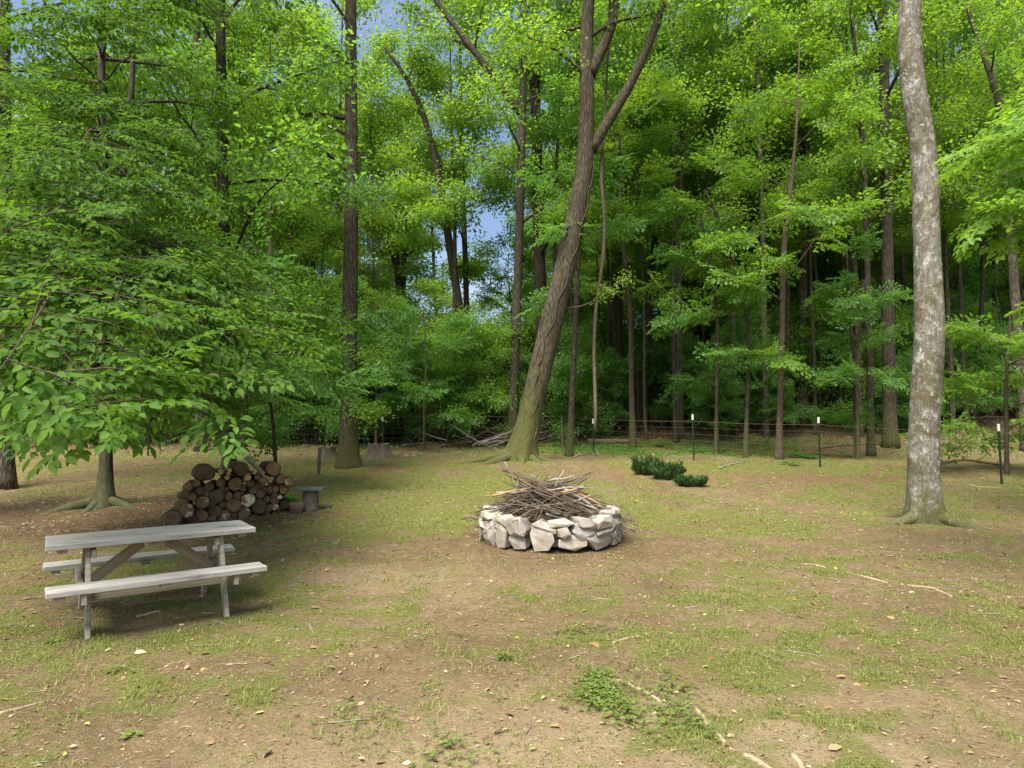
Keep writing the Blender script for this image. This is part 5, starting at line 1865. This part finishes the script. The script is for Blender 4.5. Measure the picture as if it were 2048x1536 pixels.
# ------------------------------------------------------------------ wire fence on steel posts
def fence():
    spec = [(2330, 13.2, 1), (1997, 15.6, 1), (1637, 18.8, 1), (1386, 20.4, 1), (1187, 22.6, 1), (1125, 24.2, 0), (895, 24.6, 1), (767, 24.4, 1), (650, 23.6, 0), (492, 23.0, 0), (300, 22.0, 0)]
    tops, pts = [], []
    b0 = GD(spec[2][0], spec[2][1])
    root = empty('wire_fence', b0)
    tag(root, 'wire mesh fence on dark green steel posts along the wood edge', 'fence')
    for k, (px, y, cap) in enumerate(spec):
        g = GD(px, y)
        H = 1.42 if px > 1200 else 1.2
        mb = MB()
        mb.box((0, 0, H / 2 - .1), (.055, .010, H + .2), None, .001)
        mb.box((0, .020, H / 2 - .1), (.010, .030, H + .2), None, .001)
        for q in range(12):                                  # studs
            mb.box((0, -.010, .15 + q * .1), (.018, .012, .02))
        o = mb.build('post', M['post_green' if px != 1125 else 'post_gray'], root, g - b0, smooth=False)
        o.rotation_euler = (random.uniform(-.02, .02), random.uniform(-.035, .035), .5)
        if cap:
            c = MB()
            c.box((0, 0, H - .07), (.060, .015, .17), None, .002)
            c.box((0, .022, H - .07), (.015, .034, .17), None, .002)
            c.build('white_tip', M['white_paint'], o, smooth=False)
        pts.append(g)
    for h, rad, sag, mat in ((1.22, .0045, .03, 'wire_rusty'), (1.02, .0025, .02, 'wire'), (.82, .0025, .02, 'wire'), (.62, .0025, .02, 'wire'), (.42, .0025, .02, 'wire'), (.22, .0025, .02, 'wire')):
        q = []
        for a, b in zip(pts[:-1], pts[1:]):
            for t in np.linspace(0, 1, 8)[:-1]:
                p = a * (1 - t) + b * t
                q.append([p[0], p[1] - .03, (a[2] * (1 - t) + b[2] * t) + h - sag * 4 * t * (1 - t)])
        mb = MB()
        mb.tube(np.array(q) - b0, rad, 4)
        mb.build('strand', M[mat], root)
    net = MB()
    for a, b in zip(pts[:-1], pts[1:]):
        n = int(np.linalg.norm(b - a) / .3)
        for k in range(1, n):
            t = k / n
            p = a * (1 - t) + b * t - b0
            net.tube([p + [0, -.03, .05], p + [0, -.03, 1.02]], .002, 3, cap=False)
    tag(net.build('mesh_wires', M['wire'], root), kind='stuff')


fence()

# ------------------------------------------------------------------ low planting
def feathery_shrub(px, py, wpx, hpx, label, seed):
    b = G(px, py)
    k = b[1] / F
    r = np.random.default_rng(seed)
    root = empty('evergreen_shrub', b)
    tag(root, label, 'shrub', 'dark green shrubs on the slope')
    R, H = wpx / 2 * k, hpx * k
    st, fo = MB(), MB()
    for q in range(70):
        a = r.uniform(0, 6.28)
        rr = R * .75 * math.sqrt(r.uniform())
        p = np.array([rr * math.cos(a), rr * .7 * math.sin(a), 0])
        L = H * r.uniform(.35, 1.12) * (1.1 - .5 * rr / R)
        e = p + np.array([math.cos(a) * R * .45, math.sin(a) * R * .35, L])
        st.tube([p, (p + e) / 2 + [0, 0, .04], e], [.006, .004, .002], 3, cap=False)
        n = 46
        t = r.uniform(.12, 1, n)
        pos = p + (e - p) * t[:, None] + r.normal(0, .008, (n, 3))
        aa = r.uniform(0, 6.28, n)
        u = np.stack([np.cos(aa), np.sin(aa), np.full(n, 1.6)], -1)
        nn = np.stack([-np.cos(aa), -np.sin(aa), np.full(n, .9)], -1) + r.normal(0, .3, (n, 3))
        V, T = leaf_verts(pos, u, nn, r.uniform(.06, .13, n), 2, .20)
        fo.add(V, T)
    st.build('stem', M['bark_twig'], root)
    fo.build('foliage', M['shrub_leaf'], root, smooth=False)


feathery_shrub(1292, 950, 50, 38, 'upright dark green shrub, leftmost of the clump beyond the fire pit', 1)
feathery_shrub(1334, 958, 66, 36, 'wide dark green shrub in the middle of the clump beyond the fire pit', 2)
feathery_shrub(1382, 972, 60, 18, 'low dark green shrub trailing at the right of the clump', 3)


def fern(px, py, s, label, seed):
    b = G(px, py)
    r = np.random.default_rng(seed)
    root = empty('fern', b)
    tag(root, label, 'fern', 'ferns along the fence')
    for q in range(10):
        a = q / 10 * 6.28 + r.normal(0, .2)
        L = s * r.uniform(.75, 1.15)
        m = 14
        t = np.linspace(0, 1, m)
        x = L * t
        z = L * (1.0 * t - .95 * t * t)
        pts = np.stack([x * math.cos(a), x * math.sin(a), z], -1)
        mb = MB()
        mb.tube(pts, .005 * (1 - .8 * t), 3, cap=False)
        d = np.array([math.cos(a), math.sin(a), 0])
        sd = np.array([-math.sin(a), math.cos(a), 0])
        for sg in (-1, 1):
            w = L * .24 * np.sin(np.clip(t * 1.05 + .05, 0, 1) * math.pi) ** .7 + .01
            V, T = leaf_verts(pts[1:], sd * sg + d * .35 + r.normal(0, .05, (m - 1, 3)), np.tile([0, 0, 1.0], (m - 1, 1)) + r.normal(0, .15, (m - 1, 3)), w[1:], 2, .45)
            mb.add(V, T)
        mb.build('frond', M['understory_leaf'], root, smooth=False)


fern(1322, 893, .50, 'arching fern beside the fallen mossy log', 1)
fern(1392, 905, .42, 'fern growing at the foot of the third white-tipped fence post', 2)
fern(1598, 915, .55, 'large spreading fern just left of the second fence post from the right', 3)
fern(1622, 918, .45, 'fern touching the second fence post from the right', 4)
fern(1702, 915, .38, 'small lone fern at the foot of the twin saplings', 5)
fern(1580, 930, .40, 'low fern on the grass in front of the light brown sapling', 6)


def rosette(px, py, s, n, label, seed, name='weed', mat='clover'):
    b = G(px, py)
    r = np.random.default_rng(seed)
    mb = MB()
    a = r.uniform(0, 6.28, n)
    rr = s * .5 * r.uniform(.1, 1, n)
    pos = np.stack([rr * .5 * np.cos(a), rr * .5 * np.sin(a), r.uniform(.01, .4, n) * s * .5], -1)
    u = np.stack([np.cos(a), np.sin(a), r.uniform(-.1, .5, n)], -1)
    V, T = leaf_verts(pos, u, np.tile([0, 0, 1.0], (n, 1)) + r.normal(0, .25, (n, 3)), s * r.uniform(.35, .6, n), 0, .6)
    mb.add(V, T)
    tag(mb.build(name, M[mat], None, b), label, 'weed')


rosette(566, 1010, .5, 40, 'leafy green sprig climbing the right end of the firewood stack', 3, 'ivy_sprig', 'understory_leaf')
rosette(607, 1015, .28, 24, 'small green sprig at the foot of the pedestal log', 4, 'ivy_sprig', 'understory_leaf')
rosette(232, 1342, .10, 12, 'flat dark green weed on the soil below the picnic table', 5)
rosette(265, 1475, .10, 10, 'upright broad-leaved weed at the lower left', 6)
rosette(1008, 1318, .11, 16, 'pale green weed in the middle of the foreground', 7)
rosette(110, 1285, .11, 12, 'bright little weed left of the picnic table foot', 9)


# ------------------------------------------------------------------ clover, grass, litter: nobody could count these
def clover(name, label, spots, seed):
    r = np.random.default_rng(seed)
    mb = MB()
    for (px, py, rx, ry, n) in spots:
        c = G(px, py)
        k = c[1] / F
        x = c[0] + r.normal(0, .42, n) * rx * k
        y = c[1] + r.normal(0, .42, n) * ry
        z = gz(x, y) + r.uniform(.015, .06, n)
        for q in range(3):
            a = r.uniform(0, 6.28, n) if q == 0 else a + 2.09
            u = np.stack([np.cos(a), np.sin(a), r.uniform(-.25, .25, n)], -1)
            V, T = leaf_verts(np.stack([x, y, z], -1), u, np.tile([0, 0, 1.0], (n, 1)) + r.normal(0, .3, (n, 3)), r.uniform(.014, .026, n), 2, .85)
            mb.add(V, T)
    tag(mb.build(name, M['clover'], smooth=False), label, 'clover', None, 'stuff')


def ground_cover():
    r = np.random.default_rng(55)
    mb = MB()
    n = 9000
    x = np.concatenate([GS[0] + r.normal(0, 2.8, n // 2), r.uniform(-.6, .8, n // 2) * 24])
    y = np.concatenate([GS[1] + r.normal(-.6, 1.3, n // 2), r.uniform(21.5, 28, n // 2)])
    keep = fbm(np.stack([x, y], -1) * .9, 33, 2) > .46
    x, y = x[keep], y[keep]
    n = len(x)
    a = r.uniform(0, 6.28, n)
    u = np.stack([np.cos(a), np.sin(a), r.uniform(-.1, .9, n)], -1)
    V, T = leaf_verts(np.stack([x, y, gz(x, y) + r.uniform(.01, .10, n)], -1), u, np.tile([0, 0, 1.0], (n, 1)) + r.normal(0, .4, (n, 3)), r.uniform(.06, .14, n), 2, .55)
    mb.add(V, T)
    tag(mb.build('ground_cover', M['understory_leaf'], smooth=False), 'low bright green weeds along the fence line', 'weeds', None, 'stuff')


ground_cover()
clover('clover', 'patch of dense green clover in the right foreground', [(1205, 1395, 75, .26, 400), (1250, 1432, 50, .2, 120), (1190, 1360, 50, .16, 80), (1340, 1390, 80, .3, 90), (900, 1515, 90, .25, 70), (1160, 1265, 60, .2, 90), (1350, 1440, 90, .3, 150), (700, 1440, 100, .4, 45)], 1)


def blades(n, y0, y1, hmin, hmax, nb, seed, name, wid, dens_pow=1.0, seg=True):
    r = np.random.default_rng(seed)
    m = n * 6
    y = np.sqrt(r.uniform(y0 * y0, y1 * y1, m))
    x = r.uniform(-.86, .86, m) * y + r.normal(0, .4, m)
    g, d, pl, ru = masks(x, y)
    cl = fbm(np.stack([x, y], -1) * 3.1, 41, 2)
    clump = sstep(.42, .62, cl)
    prob = np.clip(g * (.40 + .60 * clump) + .10 * clump + .05, 0, 1) ** dens_pow
    ok = r.uniform(0, 1, m) < prob
    x, y, g = x[ok][:n], y[ok][:n], g[ok][:n]
    clh = clump[ok][:n]
    k = len(x)
    X = np.repeat(x, nb) + r.normal(0, .022, k * nb)
    Y = np.repeat(y, nb) + r.normal(0, .022, k * nb)
    Z = gz(X, Y) - .006
    h = np.repeat(r.uniform(hmin, hmax, k) * (.55 + .7 * clh), nb) * r.uniform(.5, 1.15, k * nb)
    a = r.uniform(0, 6.28, k * nb)
    lean = r.uniform(.4, 1.7, k * nb)
    dx, dy = np.cos(a), np.sin(a)
    w = wid * r.uniform(.6, 1.3, k * nb)
    B = np.stack([X, Y, Z], -1)
    sd = np.stack([-dy, dx, np.zeros_like(dx)], -1) * w[:, None] / 2
    dv = np.stack([dx, dy, np.zeros_like(dx)], -1)
    up = np.array([0, 0, 1.0])
    mid = B + dv * (h * lean * .35)[:, None] + up * (h * .62)[:, None]
    tip = B + dv * (h * lean)[:, None] + up * (h * (1 - .34 * lean))[:, None]
    V = np.stack([B - sd, B + sd, mid + sd * .75, mid - sd * .75, tip], 1)
    idx = np.arange(k * nb)[:, None] * 5
    if seg:
        T = np.concatenate([idx + np.array([[0, 1, 2]]), idx + np.array([[0, 2, 3]]), idx + np.array([[3, 2, 4]])])
    else:
        V = V[:, [0, 1, 4]]
        T = np.arange(k * nb)[:, None] * 3 + np.array([[0, 1, 2]])
    mb = MB()
    mb.add(V.reshape(-1, 3), T)
    return mb


gb = blades(13500, 2.6, 8.5, .018, .052, 6, 51, 'grass', .0050)
tag(gb.build('grass', M['grass_blade'], smooth=False), 'short sparse grass tufts in the foreground soil', 'grass', None, 'stuff')
gb = blades(34000, 8.0, 26, .025, .07, 5, 52, 'lawn', .013, 1.0, False)
tag(gb.build('lawn_grass', M['grass_blade'], smooth=False), 'thin green grass covering the clearing beyond the fire pit', 'grass', None, 'stuff')


def litter_mat():
    m, nt, out = newmat('dead_leaf')
    geo = N(nt, 'ShaderNodeNewGeometry')
    cr = N(nt, 'ShaderNodeValToRGB')
    el = cr.color_ramp.elements
    el[0].position, el[0].color = 0, (.10, .055, .028, 1)
    el[1].position, el[1].color = 1, (.40, .32, .24, 1)
    for p, c in ((.25, (.19, .11, .055, 1)), (.5, (.30, .19, .10, 1)), (.68, (.27, .165, .085, 1)), (.85, (.36, .27, .18, 1))):
        e = el.new(p)
        e.color = c
    nt.links.new(geo.outputs['Random Per Island'], cr.inputs[0])
    principled(nt, out, cr.outputs[0], .8, None, .25)
    return m


M['dead_leaf'] = litter_mat()
M['fresh_litter'] = leaf_mat('fresh_litter', (.22, .22, .06), (.40, .36, .12), (.2, .25, .05), (.3, .3, .08), .15, .05)


def litter(n, y0, y1, smin, smax, seed, wide=.86, where=None, w=.5):
    r = np.random.default_rng(seed)
    y = np.sqrt(r.uniform(y0 * y0, y1 * y1, n))
    x = r.uniform(-wide, wide, n) * y
    if where is not None:
        ok = r.uniform(0, 1, n) < where(x, y)
        x, y = x[ok], y[ok]
    n = len(x)
    z = gz(x, y) + r.uniform(.003, .009, n)
    a = r.uniform(0, 6.28, n)
    u = np.stack([np.cos(a), np.sin(a), r.normal(0, .22, n)], -1)
    nn = np.tile([0, 0, 1.0], (n, 1)) + r.normal(0, .35, (n, 3))
    s = r.uniform(smin, smax, n) * r.uniform(.5, 1, n)
    V, T = leaf_verts(np.stack([x, y, z], -1), u, nn, s, 0 if smax > .06 and y1 < 12 else 2, w)
    mb = MB()
    mb.add(V, T)
    return mb


tag(litter(15000, 2.6, 11, .012, .045, 61).build('leaf_litter', M['dead_leaf'], smooth=False), 'scattered small dead leaf bits on the foreground soil', 'leaf litter', None, 'stuff')
tag(litter(420, 2.6, 10, .05, .10, 62).build('fallen_leaves', M['dead_leaf']), 'scattered larger brown leaves on the foreground soil', 'leaf litter', None, 'stuff')
tag(litter(14000, 10, 24, .03, .09, 63).build('clearing_litter', M['dead_leaf'], smooth=False), 'dead leaf litter across the far part of the clearing', 'leaf litter', None, 'stuff')
tag(litter(26000, 22, 60, .10, .24, 64, 1.0).build('wood_floor_litter', M['dead_leaf'], smooth=False), 'brown leaf litter covering the floor of the wood', 'leaf litter', None, 'stuff')
tag(litter(9000, 10.5, 20, .03, .08, 65, .86, lambda x, y: .9 * blob(x, y, -7.5, 14.5, 5.0, 3.2, .5) + .10).build('yellow_litter', M['fresh_litter'], smooth=False), 'pale yellow fallen leaves spread behind the spreading tree', 'leaf litter', None, 'stuff')
tag(litter(260, 2.6, 9, .03, .075, 66).build('green_litter', M['fresh_litter']), 'few pale green fallen leaves in the foreground', 'leaf litter', None, 'stuff')


def thatch(n, y0, y1, L0, L1, w, seed):
    r = np.random.default_rng(seed)
    y = np.sqrt(r.uniform(y0 * y0, y1 * y1, n))
    x = r.uniform(-.86, .86, n) * y
    z = gz(x, y) + .003 + r.uniform(0, .008, n)
    a = r.uniform(0, 6.28, n)
    L = r.uniform(L0, L1, n)
    d = np.stack([np.cos(a), np.sin(a), r.normal(0, .12, n)], -1)
    s = np.stack([-np.sin(a), np.cos(a), r.normal(0, .3, n)], -1) * w * r.uniform(.5, 1.2, n)[:, None]
    c = np.stack([x, y, z], -1)
    b = r.normal(0, .12, (n, 1)) * L[:, None] * s / w
    V = np.stack([c - d * L[:, None] / 2 - s / 2, c + b - s / 2, c + d * L[:, None] / 2, c + b + s / 2], 1).reshape(-1, 3)
    i = np.arange(n)[:, None] * 4
    mb = MB()
    mb.add(V, np.concatenate([i + np.array([[0, 1, 3]]), i + np.array([[1, 2, 3]])]))
    return mb


tag(thatch(22000, 2.6, 9, .025, .075, .004, 67).build('dry_thatch', M['dead_leaf'], smooth=False), 'fine dry grass straw on the foreground soil', 'straw', None, 'stuff')
tag(thatch(16000, 9, 22, .05, .14, .009, 68).build('clearing_thatch', M['dead_leaf'], smooth=False), 'dry grass straw on the far part of the clearing', 'straw', None, 'stuff')


def twig_litter():
    r = np.random.default_rng(71)
    mb = MB()
    for k in range(520):
        y = math.sqrt(r.uniform(2.7 ** 2, 16 ** 2))
        x = r.uniform(-.85, .85) * y
        a = r.uniform(0, 6.28)
        L = r.uniform(.06, .3)
        rad = r.uniform(.0015, .0045)
        p = []
        for t in (-.5, 0, .5):
            xx, yy = x + math.cos(a) * L * t + r.normal(0, .01), y + math.sin(a) * L * t + r.normal(0, .01)
            p.append((xx, yy, float(gz(xx, yy)) + rad + .002))
        mb.tube(p, [rad, rad, rad * .5], 4, cap=False)
    tag(mb.build('twig_litter', M['stick_gray'], smooth=True), 'small dry twigs strewn over the clearing', 'twigs', None, 'stuff')


twig_litter()


# bare stems and briars along the shaded edge of the wood
def thicket():
    r = np.random.default_rng(81)
    mb = MB()
    for k in range(1500):
        u = r.uniform(-.62, .02) if k < 1050 else r.uniform(.02, .85)
        y = r.uniform(25.6, 33)
        x = u * y
        z = float(gz(x, y))
        L = r.uniform(.7, 2.6)
        d = np.array([r.normal(0, .35), r.normal(0, .2), 1.0])
        if r.uniform() < .25:
            d = np.array([r.normal(0, 1), r.normal(0, .4), .45])
        d = unit(d)
        p = np.array([x, y, z - .05])
        mb.tube([p, p + d * L * .5 + r.normal(0, .07, 3), p + d * L + r.normal(0, .15, 3)], [r.uniform(.006, .018), .007, .002], 3, cap=False)
    tag(mb.build('thicket', M['bark_vine']), 'tangle of bare stems and briars along the shaded wood edge', 'undergrowth', None, 'stuff')


thicket()


# the far side of the wood, a single leafy mass
def far_wood():
    r = np.random.default_rng(83)
    mb = MB()
    S = []
    for k in range(1000):
        u = r.uniform(-1.05, 1.1)
        y = r.uniform(62, 78)
        x = u * y
        zt = np.interp(u, [-1.1, -.5, -.3, -.22, -.03, .08, .2, .5, 1.1], [16, 13, 7, 2.0, 2.0, 4, 9, 18, 24])
        z = float(gz(x, y)) + zt * r.uniform(0, 1) ** 1.1
        a = r.uniform(0, 6.28)
        S.append((np.array([x, y, z]), np.array([math.cos(a), math.sin(a), r.normal(0, .2)]), r.uniform(2.0, 3.2)))
    add_sprays(mb, S, 'maple', 2, r, .5)
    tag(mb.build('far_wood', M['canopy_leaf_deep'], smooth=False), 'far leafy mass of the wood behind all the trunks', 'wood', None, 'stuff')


far_wood()
